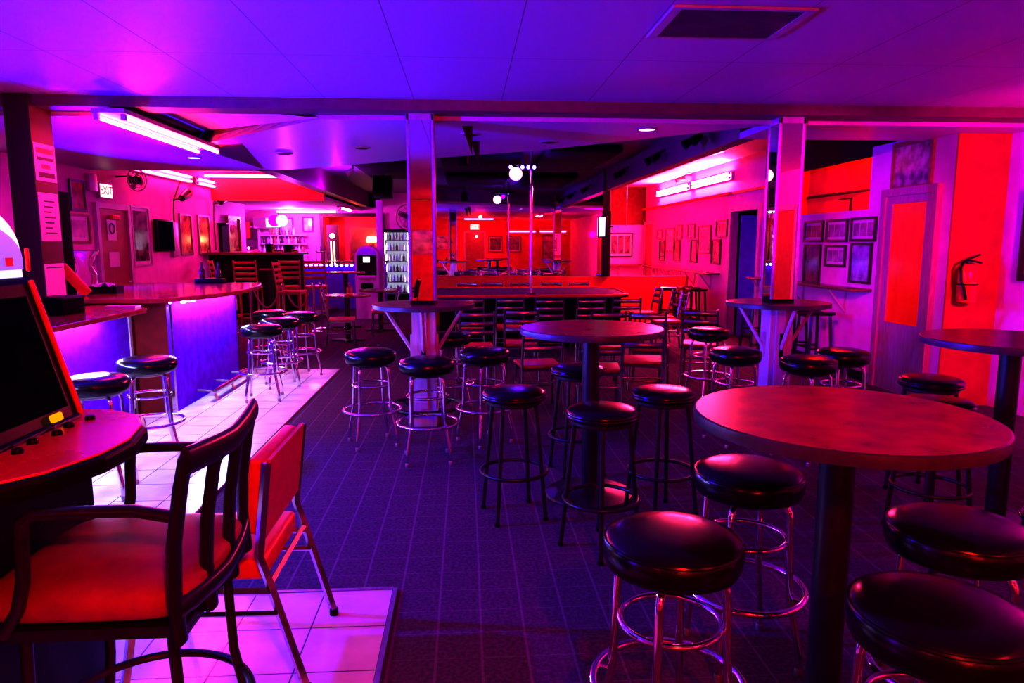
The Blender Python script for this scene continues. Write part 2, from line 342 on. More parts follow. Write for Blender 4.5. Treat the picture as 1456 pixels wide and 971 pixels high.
MB().box((-.30, .42, 1.03), (.05, .70, 2.05), Matrix.Rotation(radians(-14), 3, 'Z')).build('door_panel', 'barpanel', d2)
door('door_3', (XR, 17.25, 0), RIGHT, .74, 2.05, 'doorbrown', 'trim', 'flat')
door('door_4', (XL, 10.75, 0), LEFT, .84, 2.08, 'doorbrown', 'trim', 'flat')
door('door_5', (.45, -7.1, 0), REAR, .9, 2.1, 'doorbrown', 'trim', 'flat')
door('door_6', (XA, .75, 0), RIGHT, .9, 2.1, 'doorbrown', 'trim', 'flat')

# ================================================================== COLUMNS clad in mirror, with ring tables
def column(name, x, y, label, w=.2):
    r = bpy.data.objects.new(name, None); C.objects.link(r); r.location = (x, y, 0); r['kind'] = 'structure'
    h = w / 2
    MB().b2((-h, -h, 0), (h, h, 1.06)).build('base_panel', 'purplewood', r)
    MB().b2((-h * .55, -h - .022, 0.16), (h * .25, -h, 1.03)).build('trim_board', 'purplewood', r)
    MB().b2((-h, -h, 1.06), (h, h, H2 + .035)).build('core', 'dark', r)
    top = H2 + .035
    for nm, a in (('mirror_panel', 0), ('mirror_panel', pi / 2), ('mirror_panel', pi), ('mirror_panel', -pi / 2)):
        o = MB().b2((-h + .012, -h - .008, 1.10), (h - .012, -h - .001, top - .03)).build(nm, 'mirror', r); o.rotation_euler = (0, 0, a)
    for sx in (-1, 1):
        for sy in (-1, 1):
            MB().box((sx * (h + .002), sy * (h + .002), (1.10 + top) / 2), (.024, .024, top - 1.10), None, .003).build('corner_trim', 'framepale', r, 30)
    MB().b2((-h - .014, -h - .014, top - .05), (h + .014, h + .014, top)).build('cap_trim', 'framepale', r, 30)
    return r
CA = (-.365, 6.05); CB = (2.76, 6.0)
column('column_mirrored', *CA, '')
column('column_mirrored_far', *CB, '', .2)
def ring_table(name, x, y, label, R=.44, w=.2):
    r = thing(name, label, 'table', (x, y, 0), 0, 'high tables built around the mirrored columns')
    n = 48; h = w / 2 + .018; z0, z1 = 1.035, 1.07
    def ringmesh(z0, z1, R, hole):
        mb = MB(); bm = mb.bm; O = []; I = []
        for k in range(n):
            a = 2 * pi * k / n; c, s_ = cos(a), sin(a); q = max(abs(c), abs(s_))
            ro = R; ri = hole / q
            O.append([bm.verts.new((ro * c, ro * s_, z)) for z in (z0, z1)]); I.append([bm.verts.new((ri * c, ri * s_, z)) for z in (z0, z1)])
        for k in range(n):
            j = (k + 1) % n
            bm.faces.new((O[k][0], O[j][0], O[j][1], O[k][1])); bm.faces.new((I[k][0], I[k][1], I[j][1], I[j][0]))
            bm.faces.new((O[k][1], O[j][1], I[j][1], I[k][1])); bm.faces.new((O[k][0], I[k][0], I[j][0], O[j][0]))
        return mb
    ringmesh(z0, z1, R - .006, h).build('tabletop', 'lamdark', r, 30)
    MB().lathe([(R - .005, z0 - .004), (R, z0 - .002), (R, z1 - .004), (R - .005, z1 - .001), (R - .005, z0 - .004)], n=64).build('edge_band', 'edge', r, 40)
    for a in (0, pi / 2, pi, -pi / 2):
        o = MB().tube([(w / 2 + .012, 0, .66), (R - .10, 0, 1.03)], .02, 4, flat=(1, .8)).b2((w / 2 + .002, -.02, .58), (w / 2 + .022, .02, .8)).build('brace', 'purplewood', r, 20); o.rotation_euler = (0, 0, a)
    MB().hoop((0, 0, .17), R * .72, .017, 48, 8).build('foot_rail', 'blkmetal', r)
    for a in (pi / 4, 3 * pi / 4, -pi / 4, -3 * pi / 4):
        MB().tube([(h * cos(a) * 1.45, h * sin(a) * 1.45, .10), (R * .72 * cos(a), R * .72 * sin(a), .17)], .012, 8).build('rail_arm', 'blkmetal', r)
    return r
ring_table('column_table', *CA, 'round high table fitted around the mirrored column nearer the bar, with pale wooden braces')
ring_table('column_table', *CB, 'round high table fitted around the mirrored column nearer the framed pictures wall')

# ================================================================== BARS
b = thing('bar_counter', 'bar section beside the brown post with dark angled top and blue lit front', 'bar', (-2.7, 3, 0))
def L(o, x, y): return (x - o.location[0], y - o.location[1])
MB().prism([L(b, *p) for p in ((-2.70, 2.9), (-2.70, 6.07), (-2.95, 6.40), (-3.31, 6.40), (-3.31, 5.74), (-3.75, 5.74), (-3.75, 2.9))], 1.0, 1.04).build('countertop', 'bartop', b, 0, bev=.006)
MB().b2((-.40, 0, .0), (-.34, 3.48, 1.0)).build('front_panel', 'barpanel', b)
MB().b2((-.338, 3.44, .0), (-.325, 3.48, 1.0)).build('corner_strip', 'framepale', b)
ls = MB()
for k in range(24): ls.b2((-.275, .03 + .122 * k, .984), (-.250, .065 + .122 * k, .999))
ls.build('led_strip', 'ledblue', b)
MB().b2((-.338, 0, 0), (-.322, 3.44, .09)).build('kick_board', 'black', b)
b2 = thing('bar_counter', 'long bar section with red curved top and bright blue lit front panel', 'bar', (-2.72, 6.58, 0))
pts = [(-4.2, 6.48), (-2.86, 6.48), (-2.68, 6.62), (-2.56, 6.85), (-2.46, 7.15), (-2.41, 7.5), (-2.40, 7.9), (-2.44, 8.35), (-2.52, 8.8), (-2.62, 9.15), (-4.2, 9.15)]
MB().prism([L(b2, *p) for p in pts], 1.045, 1.09).build('countertop', 'bartop', b2, 0, bev=.006)
MB().b2((-.06, 0, 0), (0, 1.85, 1.045)).build('front_panel', 'barpanel', b2)
MB().b2((-1.0, -.03, 0), (-.02, 0, 1.045)).build('end_panel', 'barend', b2)
MB().b2((-.02, -.036, 0), (.010, .006, 1.045)).build('corner_strip', 'chrome', b2); MB().b2((0, 1.80, 0), (.012, 1.86, 1.045)).build('corner_strip', 'chrome', b2)
ls = MB()
for k in range(14): ls.b2((.055, .12 + .122 * k, 1.030), (.080, .155 + .122 * k, 1.0445))
ls.build('led_strip', 'ledblue', b2)
MB().tube([(.17, .42, .10), (.17, 1.6, .10)], .026, 12).build('foot_rail', 'chrome', b2, 60)
for y in (.52, 1.05, 1.55):
    MB().tube([(.002, y, .11), (.17, y, .10)], .012, 8).tube([(.17, y, .09), (.18, y, .045), (.20, y, .018)], .014, 8).build('rail_bracket', 'steel', b2)
bk = MB(); bk.b2((-5.15, 14.4, .12), (-3.42, 14.46, 1.36)); bb = thing('back_bar', 'dark back bar counter with red top behind the tall wooden chairs', 'bar', (-4.3, 14.4, 0))
MB().b2((-.83, 0, .12), (.88, .06, 1.36)).b2((.82, .06, .12), (.88, .7, 1.36)).build('front_panel', 'dark', bb)
MB().b2((-.84, -.14, 1.36), (.98, .72, 1.41), .008).build('countertop', 'lamdark', bb, 30)
lb = thing('led_bar', 'far bar with rippling blue light along its front edge', 'bar', (-2.95, 17.3, 0))
MB().b2((-1.0, 0, 0), (1.0, .06, 1.08)).build('front_panel', 'barpanel', lb)
MB().b2((-1.05, -.12, 1.12), (1.05, .6, 1.16), .006).build('countertop', 'lamdark', lb, 30)
for k in range(16): MB().lathe([(0, .03), (.035, .02), (.045, 0), (.035, -.02), (0, -.03)], (-.92 + k * .122, -.035, 1.06), 12).build('light_pod', 'ledblue2', lb)

# ================================================================== STOOLS
def make_chrome(label, group):
    r = thing('chrome_stool', label, 'stool', group=group)
    R = .198
    MB().lathe([(0, .652), (R - .03, .652), (R - .008, .662), (R, .682), (R + .003, .705), (R + .001, .728), (R - .012, .746), (R - .045, .758), (R - .1, .764), (0, .766)], n=56).build('seat', 'vinyl', r, 60)
    MB().hoop((0, 0, .735), R - .004, .005, 56, 6).build('piping', 'vinyl', r)
    MB().lathe([(0, .63), (.12, .63), (.15, .642), (.16, .652), (0, .652)], n=40).build('seat_plate', 'blkmetal', r, 40)
    for k in range(4):
        a = pi / 4 + k * pi / 2; c, s_ = cos(a), sin(a)
        path = []
        for (q, z) in ((.08, .642), (.118, .640), (.143, .630), (.155, .610), (.159, .585), (.163, .48), (.170, .33), (.173, .29), (.179, .26), (.192, .20), (.213, .105), (.218, .08), (.219, .055), (.219, .02)): path.append((q * c, q * s_, z))
        l = MB().tube(path, .0130, 10).build('leg', 'chrome', r, 60)
        MB().lathe([(0, 0), (.015, 0), (.016, .022), (.013, .03), (0, .03)], (.219 * c, .219 * s_, 0), 12).build('foot_cap', 'steel', l)
    MB().hoop((0, 0, .485), .146, .0100, 48, 8).build('upper_ring', 'chrome', r, 60)
    MB().hoop((0, 0, .285), .222, .0130, 56, 8).build('foot_ring', 'chrome', r, 60)
    for k in range(4):
        a = pi / 4 + k * pi / 2
        MB().tube([(.176 * cos(a), .176 * sin(a), .285), (.222 * cos(a), .222 * sin(a), .285)], .006, 6).build('ring_bracket', 'chrome', r)
    return r
cs = [
 (-2.30, 4.39, .012, .2, 'black seated chrome stool nearest the arcade machine at the bar'),
 (-2.30, 5.11, .012, .5, 'chrome stool with glossy black seat in front of the dark red bar end'),
 (-2.06, 7.12, .012, .15, 'first chrome stool at the curved bar section, closest to the foot rail bracket'),
 (-2.05, 7.78, .012, .4, 'second chrome stool along the curved bar section'),
 (-1.97, 8.42, .012, .7, 'third chrome stool along the curved bar, near the tile corner'),
 (-2.44, 8.80, 0, .1, 'chrome stool pushed in at the far end of the curved bar'),
 (-.75, 5.45, 0, .35, 'chrome stool closest to the tile floor beside the mirrored column'),
 (-.29, 5.01, 0, .1, 'chrome stool directly in front of the mirrored column table'),
 (.14, 5.46, 0, .6, 'chrome stool between the mirrored column and the ladder-back chairs'),
 (-.16, 6.46, 0, .3, 'chrome stool half hidden behind the mirrored column'),
 (.59, 1.88, 0, .3, 'large chrome stool with puffy black seat beneath the near table edge'),
 (1.05, 2.45, 0, .05, 'chrome stool behind the pedestal of the big near table'),
 (1.47, 1.90, 0, 1.31, 'chrome stool tucked under the near table, behind the closest stool'),
 (1.09, 1.44, 0, .2, 'closest chrome stool, black seat with a bright shine at its edge'),
 (2.13, 5.33, 0, .25, 'chrome stool in front of the table around the second mirrored column'),
 (2.50, 4.88, 0, .5, 'chrome stool before the second column with dark seat and pink lit wall behind'),
 (2.95, 5.22, 0, .1, 'chrome stool between the second column and the glass door'),
 (2.38, 6.66, 0, .3, 'chrome stool behind the second mirrored column, against the dark doorway'),
]
series(make_chrome, cs, 'chrome bar stools with black seats')

def make_black(label, group):
    r = thing('black_stool', label, 'stool', group=group); R = .182
    MB().lathe([(0, .695), (R - .01, .695), (R, .702), (R + .003, .71), (R - .002, .717), (R - .002, .720), (R + .003, .727), (R, .738), (R - .02, .750), (R - .06, .758), (0, .764)], n=52).build('seat', 'vinyl', r, 50)
    MB().lathe([(0, .668), (.15, .668), (.158, .676), (.158, .695), (0, .695)], n=40).build('seat_ring', 'blkmetal', r, 40)
    for k in range(4):
        a = pi / 4 + k * pi / 2; c, s_ = cos(a), sin(a)
        l = MB().tube([(.138 * c, .138 * s_, .68), (.205 * c, .205 * s_, .018)], .0125, 10).build('leg', 'blkmetal', r, 60)
        MB().lathe([(0, 0), (.015, 0), (.016, .02), (0, .022)], (.2055 * c, .2055 * s_, 0), 10).build('foot_cap', 'black', l)
    MB().hoop((0, 0, .27), .192, .011, 52, 8).build('foot_ring', 'blkmetal', r, 60)
    return r
bs = [
 (.27, 3.92, 0, .25, 'black metal stool closest to the column among those round the middle table'),
 (.69, 3.44, 0, .62, 'black metal stool in front of the middle table, nearest to the viewer'),
 (1.13, 3.86, 0, .35, 'black metal stool between the middle table and the big near table'),
 (.76, 4.66, 0, .2, 'black metal stool behind the pedestal of the middle table'),
 (2.90, 4.10, 0, .3, 'black stool behind the table in the pink lit alcove corner'),
 (2.52, 3.50, 0, .1, 'black stool seen past the rim of the near table, in front of the pink wall'),
 (2.86, 2.98, 0, .4, 'black stool cut off by the picture edge beside the alcove table'),
]
series(make_black, bs, 'black metal bar stools')

def make_flat(label, group):
    r = thing('square_stool', label, 'stool', group=group)
    mb = MB(); n = 8
    prof = [(-.20 + .4 * k / n, .745 + .028 * ((2 * k / n - 1) ** 2)) for k in range(n + 1)]
    poly = prof + [(x, z - .035) for x, z in prof[::-1]]
    mb.prism(poly, -.15, .15, 'y'); mb.build('seat', 'vinyl', r, 50)
    for sx in (-1, 1):
        for sy in (-1, 1):
            MB().tube([(sx * .15, sy * .115, .72), (sx * .19, sy * .15, 0)], .02, 4).build('leg', 'blkmetal', r, 20)
    MB().b2((-.175, -.145, .25), (.175, -.125, .275)).b2((-.175, .125, .25), (.175, .145, .275)).b2((-.185, -.135, .32), (-.165, .135, .345)).b2((.165, -.135, .32), (.185, .135, .345)).build('stretcher', 'blkmetal', r)
    return r
fs = [
 (4.22, 8.15, 0, pi / 2, 'black saddle stool under the wall ledge, beside the glass door'),
 (4.22, 8.75, 0, pi / 2, 'black saddle stool under the wall ledge, behind the second column'),
 (4.24, 9.9, 0, pi / 2, 'black saddle stool against the wall by the dark doorway'),
 (4.2, 12.5, 0, pi / 2, 'black saddle stool just past the dark doorway, below the picture ledge'),
 (4.2, 13.0, 0, pi / 2, 'middle black saddle stool in the row beyond the dark doorway'),
 (3.75, 12.75, 0, 1.2, 'black saddle stool standing out from the wall by the end of the red stage wall'),
]
series(make_flat, fs, 'black saddle stools along the wall')

# ================================================================== HIGH TABLES
def high_table(x, y, R, label, top_m='laminate', h=1.07, br=.27):
    r = thing('high_table', label, 'table', (x, y, 0), 0, 'high round pedestal tables')
    MB().lathe([(0, h - .034), (R - .006, h - .034), (R - .006, h), (0, h)], n=80).build('tabletop', top_m, r, 40)
    MB().lathe([(R - .008, h - .038), (R, h - .036), (R + .002, h - .02), (R, h - .003), (R - .006, h + .0005), (R - .008, h - .038)], n=80).build('edge_band', 'edge', r, 50)
    MB().lathe([(0, .03), (.052, .03), (.052, h - .06), (.07, h - .05), (.07, h - .034), (0, h - .034)], n=32).build('pedestal', 'blkmetal', r, 40)
    MB().lathe([(0, 0), (br, 0), (br + .01, .008), (br + .002, .018), (.12, .034), (.06, .06), (0, .06)], n=48).build('base', 'blkmetal', r, 40)
    MB().b2((-.2, -.03, h - .05), (.2, .03, h - .034)).b2((-.03, -.2, h - .05), (.03, .2, h - .034)).build('top_bracket', 'blkmetal', r)
    return r
high_table(1.13, 1.99, .43, 'big near table with mottled rust laminate top and black pedestal', br=.19)
high_table(.77, 4.22, .44, 'middle high table with reddish top among black stools')
high_table(2.96, 3.56, .44, 'high table in the alcove corner near the fire extinguisher', 'lamdark')

# ================================================================== DINING CHAIRS
def make_dining(label, group, hgt=.86, seat=.46, w=.41, metal='chairmetal', pad='redvinyl', nm='dining_chair'):
    r = thing(nm, label, 'chair', group=group); k = w / 2
    mb = MB(); sp = [(-k + .02, -.19), (k - .02, -.19), (k, .20), (-k, .20)]
    mb.prism(sp, seat - .035, seat); o = mb.build('seat', pad, r, 0); bv = o.modifiers.new('b', 'BEVEL'); bv.width = .014; bv.segments = 3; o.data.shade_smooth()
    MB().b2((-k + .03, -.18, seat - .062), (k - .03, .18, seat - .036)).build('seat_frame', metal, r)
    for s_ in (-1, 1):
        MB().tube([(s_ * (k - .005), -.255, 0), (s_ * (k - .015), -.205, seat - .1), (s_ * (k - .015), -.205, seat + .04), (s_ * (k - .018), -.265, hgt - .06), (s_ * (k - .02), -.278, hgt)], .0135, 8).build('back_post', metal, r, 60)
        MB().tube([(s_ * (k - .02), .17, seat - .04), (s_ * (k - .012), .195, 0)], .0135, 8).build('leg', metal, r, 60)
        MB().tube([(s_ * (k - .012), -.222, .24), (s_ * (k - .012), .188, .24)], .009, 8).build('stretcher', metal, r, 60)
    MB().tube([(-k + .02, .182, .19), (k - .02, .182, .19)], .009, 8).build('stretcher', metal, r, 60)
    MB().tube([(-k + .02, -.21, .30), (k - .02, -.21, .30)], .009, 8).build('stretcher', metal, r, 60)
    n = 3 if hgt < 1 else 4
    for i in range(n):
        z = hgt - .045 - i * .098; y0 = -.205 - .06 * (z - seat - .04) / (hgt - seat - .1)
        pts = [(x * (k - .025), y0 - .028 * (1 - x * x) - .003, z) for x in (-1, -.66, -.33, 0, .33, .66, 1)]
        MB().tube(pts, .027, 8, flat=(.26, 1)).build('back_slat', metal, r, 60)
    return r
R_ = radians
dc = [
 (.68, 6.55, 0, R_(6), 'ladder-back chair behind the middle table with pink lit seat'),
 (1.22, 6.30, 0, R_(-6), 'ladder-back chair behind the middle table, second along with red lit seat'),
 (1.73, 6.70, 0, R_(-12), 'ladder-back chair nearest the second mirrored column, in the closest chair row'),
 (.10, 7.75, 0, R_(4), 'ladder-back chair just past the column table in the middle row of chairs'),
 (.64, 7.95, 0, R_(-6), 'ladder-back chair in the middle row, straight behind the pink seat chair'),
 (1.52, 7.65, 0, R_(3), 'ladder-back chair in the middle row seen above the middle tabletop'),
 (2.02, 7.50, 0, R_(-20), 'ladder-back chair in the middle row with strongly red lit back slats'),
 (2.68, 7.75, 0, R_(-22), 'lone ladder-back chair turned towards the stage beside the saddle stools'),
 (.05, 9.62, 0, 0, 'ladder-back chair at the stage front, closest to the mirrored column'),
 (.58, 9.60, 0, R_(3), 'ladder-back chair at the stage front, second along from the column'),
 (1.12, 9.45, 0, R_(-3), 'ladder-back chair at the stage front, below the chrome pole'),
 (1.66, 9.45, 0, R_(2), 'ladder-back chair at the stage front, just past the chrome pole'),
 (2.20, 9.55, 0, R_(-6), 'ladder-back chair at the stage front, last in the row before the open floor'),
 (2.98, 10.15, 0, R_(85), 'ladder-back chair at the stage end facing along the bar rail, nearest one'),
 (3.05, 10.75, 0, R_(95), 'ladder-back chair at the stage end, middle of the side row'),
 (2.95, 11.45, 0, R_(92), 'ladder-back chair at the stage end, furthest in the side row'),
 (.02, 12.98, 0, R_(180), 'ladder-back chair between stage and red wall, closest to the column'),
 (.50, 12.98, 0, R_(180), 'ladder-back chair between stage and red wall, second from the column'),
 (1.02, 12.95, 0, R_(182), 'ladder-back chair between stage and red wall, behind the pole'),
 (1.62, 12.95, 0, R_(178), 'ladder-back chair between stage and red wall, fourth from the column'),
 (2.15, 12.95, 0, R_(180), 'ladder-back chair between stage and red wall, last before the stage corner'),
 (-1.90, 10.75, 0, R_(-82), 'ladder-back chair beside the small round tables, closest to the stanchions'),
 (-1.42, 12.05, 0, R_(100), 'ladder-back chair between the two small round tables'),
]
series(lambda l, g: make_dining(l, g), dc, 'black ladder-back dining chairs with red seats')
tc_ = [
 (-4.52, 13.55, 0, R_(-60), 'tall wooden bar chair turned sideways by the back bar end'),
 (-4.02, 13.25, 0, R_(4), 'tall wooden bar chair with pale back facing out, behind the curved bar'),
 (-3.42, 13.72, 0, R_(20), 'tall wooden bar chair pushed against the back bar centre'),
 (-3.0, 12.30, 0, R_(-92), 'tall orange wooden bar chair standing beside the velvet rope'),
 (-2.90, 13.75, 0, R_(8), 'tall orange wooden bar chair with dark back panel by the glowing bar'),
]
series(lambda l, g: make_dining(l, g, 1.28, .78, .42, 'wood', 'wood', 'bar_chair'), tc_, 'tall wooden ladder-back bar chairs')

def low_table(x, y, label, R=.38, h=.76, top='lamdark'):
    r = thing('round_table', label, 'table', (x, y, 0), 0)
    MB().lathe([(0, h - .03), (R, h - .03), (R + .004, h - .015), (R, h), (0, h)], n=48).build('tabletop', top, r, 40)
    MB().lathe([(0, .03), (.045, .03), (.045, h - .03), (0, h - .03)], n=20).build('pedestal', 'blkmetal', r, 40)
    MB().b2((-.27, -.03, 0), (.27, .03, .035), .006).b2((-.03, -.27, 0), (.03, .27, .035), .006).build('base', 'blkmetal', r, 30)
    return r
low_table(-1.93, 11.46, 'small round red lit table beside the rope stanchions')
low_table(-1.55, 12.75, 'small round table in front of the arched cash machine')
low_table(-2.25, 13.30, 'dark high table by the velvet rope with red edge', .36, 1.06)
low_table(-3.82, 13.95, 'narrow blue lit high table between tall wooden chairs', .20, 1.10)

# ================================================================== NEAR BAR ARMCHAIR (faces the arcade machine)
r = thing('bar_armchair', 'black metal bar armchair with rust cushion drawn up to the arcade machine', 'chair', (-.90, 1.92, 0))
def W(*p): return (p[0] + .90, p[1] - 1.92, p[2])
def pillow(c, a, b_, h, n=40, m=16, e1=.62, e2=.34):
    mb = MB(); sg = lambda v, e: math.copysign(abs(v) ** e, v); rings = []
    for i_ in range(m + 1):
        ph = -pi / 2 + pi * i_ / m
        if i_ in (0, m): rings.append(mb.ring([(c[0], c[1], c[2] + h * sg(sin(ph), e1))])); continue
        rings.append(mb.ring([(c[0] + a * sg(cos(ph), e1) * sg(cos(2 * pi * k / n), e2), c[1] + b_ * sg(cos(ph), e1) * sg(sin(2 * pi * k / n), e2), c[2] + h * sg(sin(ph), e1)) for k in range(n)]))
    for A, B in zip(rings, rings[1:]):
        for k in range(n):
            f = []
            for v in (A[k % len(A)], A[(k + 1) % len(A)], B[(k + 1) % len(B)], B[k % len(B)]):
                if v not in f: f.append(v)
            mb.bm.faces.new(f)
    return mb
pillow(W(-.955, 1.925, .690), .262, .262, .066).build('seat', 'cushion', r, 70)
MB().b2(W(-1.16, 1.68, .60), W(-.71, 2.17, .63)).build('seat_frame', 'blkmetal', r, 30)
def crest(z, bul, x0, ya=1.655, yb=2.195, n=9):
    return [W(x0 + bul * (1 - ((2 * k / (n - 1)) - 1) ** 2), ya + (yb - ya) * k / (n - 1), z + .02 * abs(2 * k / (n - 1) - 1)) for k in range(n)]
MB().tube(crest(1.045, .022, -.672), .036, 10, flat=(.42, 1)).build('crest_rail', 'blkmetal', r, 60)
MB().tube(crest(.665, .03, -.715), .026, 10, flat=(.5, 1)).build('back_rail', 'blkmetal', r, 60)
for (y, bx) in ((1.66, 0), (1.83, .020), (2.01, .020), (2.19, 0)):
    MB().tube([W(-.715 + bx * .8, y, .60), W(-.722 + bx * .8, y, .72), W(-.715 + bx * .9, y, .85), W(-.69 + bx, y, 1.0), W(-.672 + bx, y, 1.075 if bx == 0 else 1.04)], .031, 8, flat=(.5, 1.0)).build('back_slat', 'blkmetal', r, 60)
for y in (1.655, 2.20):
    MB().tube([W(-.70, y, .925), W(-.80, y, .945), W(-.95, y, .945), W(-1.035, y, .942), W(-1.06, y, .925), W(-1.065, y, .88), W(-1.07, y, .78), W(-1.09, y, .70), W(-1.13, y, .635)], .019, 10, flat=(1, .8)).build('arm', 'blkmetal', r, 60)
for (x, y) in ((-1.12, 1.72), (-1.12, 2.12), (-.76, 1.72), (-.76, 2.12)):
    sx = 1 if x > -.9 else -1; sy = 1 if y > 1.9 else -1
    MB().tube([W(x, y, .61), W(x + sx * .01, y, .30), W(x + sx * .05, y + sy * .03, .012)], .015, 10).build('leg', 'blkmetal', r, 60)
MB().hoop(W(-.935, 1.92, .24), .285, .013, 48, 8).build('foot_ring', 'blkmetal', r)

# vinyl chair with tubular frame
r = thing('vinyl_chair', 'low orange vinyl chair with square metal frame beside the black armchair', 'chair', (-.85, 2.57, 0))
def W(*p): return (p[0] + .85, p[1] - 2.57, p[2])
for y in (2.31, 2.83):
    MB().tube([W(-.575, y, .026), W(-.69, y, .44), W(-.715, y, .52), W(-.675, y, .85)], .0165, 4).build('leg', 'brass', r, 20)
    MB().tube([W(-1.20, y, .024), W(-1.13, y, .40)], .0165, 4).build('leg', 'brass', r, 20)
    MB().tube([W(-.67, y, .39), W(-1.135, y, .405)], .014, 4).build('side_rail', 'brass', r, 20)
    MB().tube([W(-.645, y, .31), W(-1.145, y, .315)], .011, 4).build('side_rail', 'brass', r, 20)
MB().tube([W(-.685, 2.31, .415), W(-.685, 2.83, .415)], .012, 4).build('cross_rail', 'blkmetal', r, 20)
o = MB().box(W(-.935, 2.57, .455), (.46, .45, .085)).build('seat', 'orangevinyl', r, 0); bv = o.modifiers.new('b', 'BEVEL'); bv.width = .022; bv.segments = 4; o.data.shade_smooth()
rot = Matrix.Rotation(radians(7), 3, 'Y')
o = MB().box(W(-.73, 2.57, .72), (.062, .475, .27), rot).build('backrest', 'orangevinyl', r, 0); bv = o.modifiers.new('b', 'BEVEL'); bv.width = .018; bv.segments = 4; o.data.shade_smooth()
MB().box(W(-.688, 2.57, .715), (.014, .49, .285), rot).build('back_panel', 'redvinyl', r, 0)
for y in (2.31, 2.83): MB().lathe([(0, 0), (.019, 0), (.019, .026), (0, .026)], W(-.575, y, .012), 12).build('foot_cap', 'black', r)

# ================================================================== ARCADE MACHINE (faces +X)
r = thing('arcade_machine', 'black arcade machine with glowing domed marquee and red control panel', 'arcade machine', (-1.535, 1.95, 0))
def W(*p): return (p[0] + 1.6, p[1] - 1.95, p[2])
prof = [(-2.05, .012), (-1.31, .012), (-1.31, .93), (-1.33, .99), (-1.325, 1.02), (-1.445, 1.455), (-1.46, 1.475), (-2.05, 1.475)]
MB().prism([(x + 1.6, z) for x, z in prof], 1.56 - 1.95, 2.32 - 1.95, 'y').build('body', 'black', r, 0, bev=.008)
rotS = Matrix.Rotation(math.atan2(-.12, .435), 3, 'Y')
MB().box(W(-1.377, 1.94, 1.245), (.012, .60, .36), rotS).build('screen', 'dark_screen', r)
for y in (1.575, 2.305): MB().box(W(-1.378, y, 1.24), (.016, .014, .47), rotS, .005).build('side_moulding', 'redplastic', r, 30)
bow = [(-1.42, 1.50), (-1.20, 1.56), (-1.08, 1.70), (-1.025, 1.86), (-1.015, 2.0), (-1.05, 2.16), (-1.12, 2.30), (-1.24, 2.38), (-1.42, 2.40)]
mb = MB(); n = len(bow)
cp = mb.prism([(x + 1.6, y - 1.95) for x, y in bow], .972, 1.022); mb.build('control_panel', 'black', r, 0, bev=.012)
MB().prism([(x * 1.012 + 1.6, (y - 1.95) * .97) for x, y in bow], 1.0225, 1.03).build('panel_overlay', 'redpanel', r, 0, bev=.003)
for k in range(8): MB().lathe([(0, .014), (.012, .013), (.014, .008), (.015, 0), (0, 0)], W(-1.27 + .015 * (k % 2), 1.60 + .09 * k, 1.03), 16).build('button', 'black', r)
MB().box(W(-1.322, 2.17, 1.052), (.014, .055, .026), rotS, .006).build('start_button', 'yellow', r, 40)
MB().tube([W(-1.31, 1.62, 1.03), W(-1.31, 2.27, 1.03)], .012, 8).build('panel_rail', 'black', r)
# marquee: arched panel with a bright rim
def arch(hw, z0, zs, zt, y0=1.94, n=20):
    p = [(y0 - hw, z0), (y0 + hw, z0), (y0 + hw, zs)]
    for k in range(1, n): a = pi * k / n; p.append((y0 + hw * cos(a), zs + (zt - zs) * sin(a)))
    p.append((y0 - hw, zs)); return p
MB().prism([(y - 1.95, z) for y, z in arch(.385, 1.475, 1.555, 1.735)], -2.0 + 1.6, -1.475 + 1.6, 'x').build('marquee_case', 'marqueetop', r, 30)
MB().prism([(y - 1.95, z) for y, z in arch(.36, 1.50, 1.535, 1.665)], -1.475 + 1.6, -1.455 + 1.6, 'x').build('marquee_panel', 'marquee', r, 30)
MB().box(W(-1.452, 2.23, 1.525), (.006, .028, .026)).build('badge', 'redplastic', r)
for y in (1.545, 2.335): MB().box(W(-1.458, y - .006, 1.53), (.012, .014, .075), None, .005).build('marquee_clip', 'redplastic', r, 30)

# ================================================================== STAGE
r = thing('stage', 'low purple dance stage with red lit rim and clipped corners', 'stage', (1.1, 11.4, 0))
sp = [(-1.62, -.95), (1.10, -.98), (1.42, -.72), (1.50, .55), (1.2, .98), (-1.62, .98)]
MB().prism([(x * .93, y * .9) for x, y in sp], 0, .76).build('stage_base', 'mattblack', r, 0)
MB().prism(sp, .76, .80).build('stage_top', 'stage', r, 0)
def loop(p, k): return [(x * k, y * k, .80) for x, y in p]
MB().tube(loop(sp, .995), .022, 8, closed=True).build('rim', 'redplastic', r, 60)
r = thing('dance_pole', 'tall chrome pole rising from the stage to the ceiling', 'pole', (1.0, 10.72, .80))
MB().tube([(0, 0, .02), (0, 0, 2.19)], .024, 16).build('pole_shaft', 'chrome', r, 60)
MB().lathe([(0, 0), (.09, 0), (.09, .01), (.035, .03), (0, .03)], n=24).build('base_flange', 'chrome', r)
MB().lathe([(0, 2.2), (.07, 2.2), (.07, 2.185), (.03, 2.17), (0, 2.17)], n=24).build('top_flange', 'chrome', r)
r = thing('led_light_bar', 'short bar of five blue white stage lamps above the pole', 'light', (.88, 10.9, 2.74))
MB().b2((-.22, 0, -.03), (.22, .05, .03)).b2((-.012, .015, .03), (.012, .035, .26)).build('housing', 'black', r)
for k in range(5): MB().lathe([(0, -.012), (.02, -.01), (.028, 0), (.02, .012), (0, .014)], n=14, mtx=Matrix.Translation((-.18 + .09 * k, -.012, 0)) @ Matrix.Rotation(pi / 2, 4, 'X')).build('lamp', 'ledblue2', r)
r = thing('globe_lamp', 'round glowing globe lamp hanging in front of the stage', 'lamp', (.75, 10.5, 2.60))
MB().lathe([(.0965 * sin(pi * k / 16), -.0965 * cos(pi * k / 16)) for k in range(17)], n=28).build('globe', 'globe', r, 80)
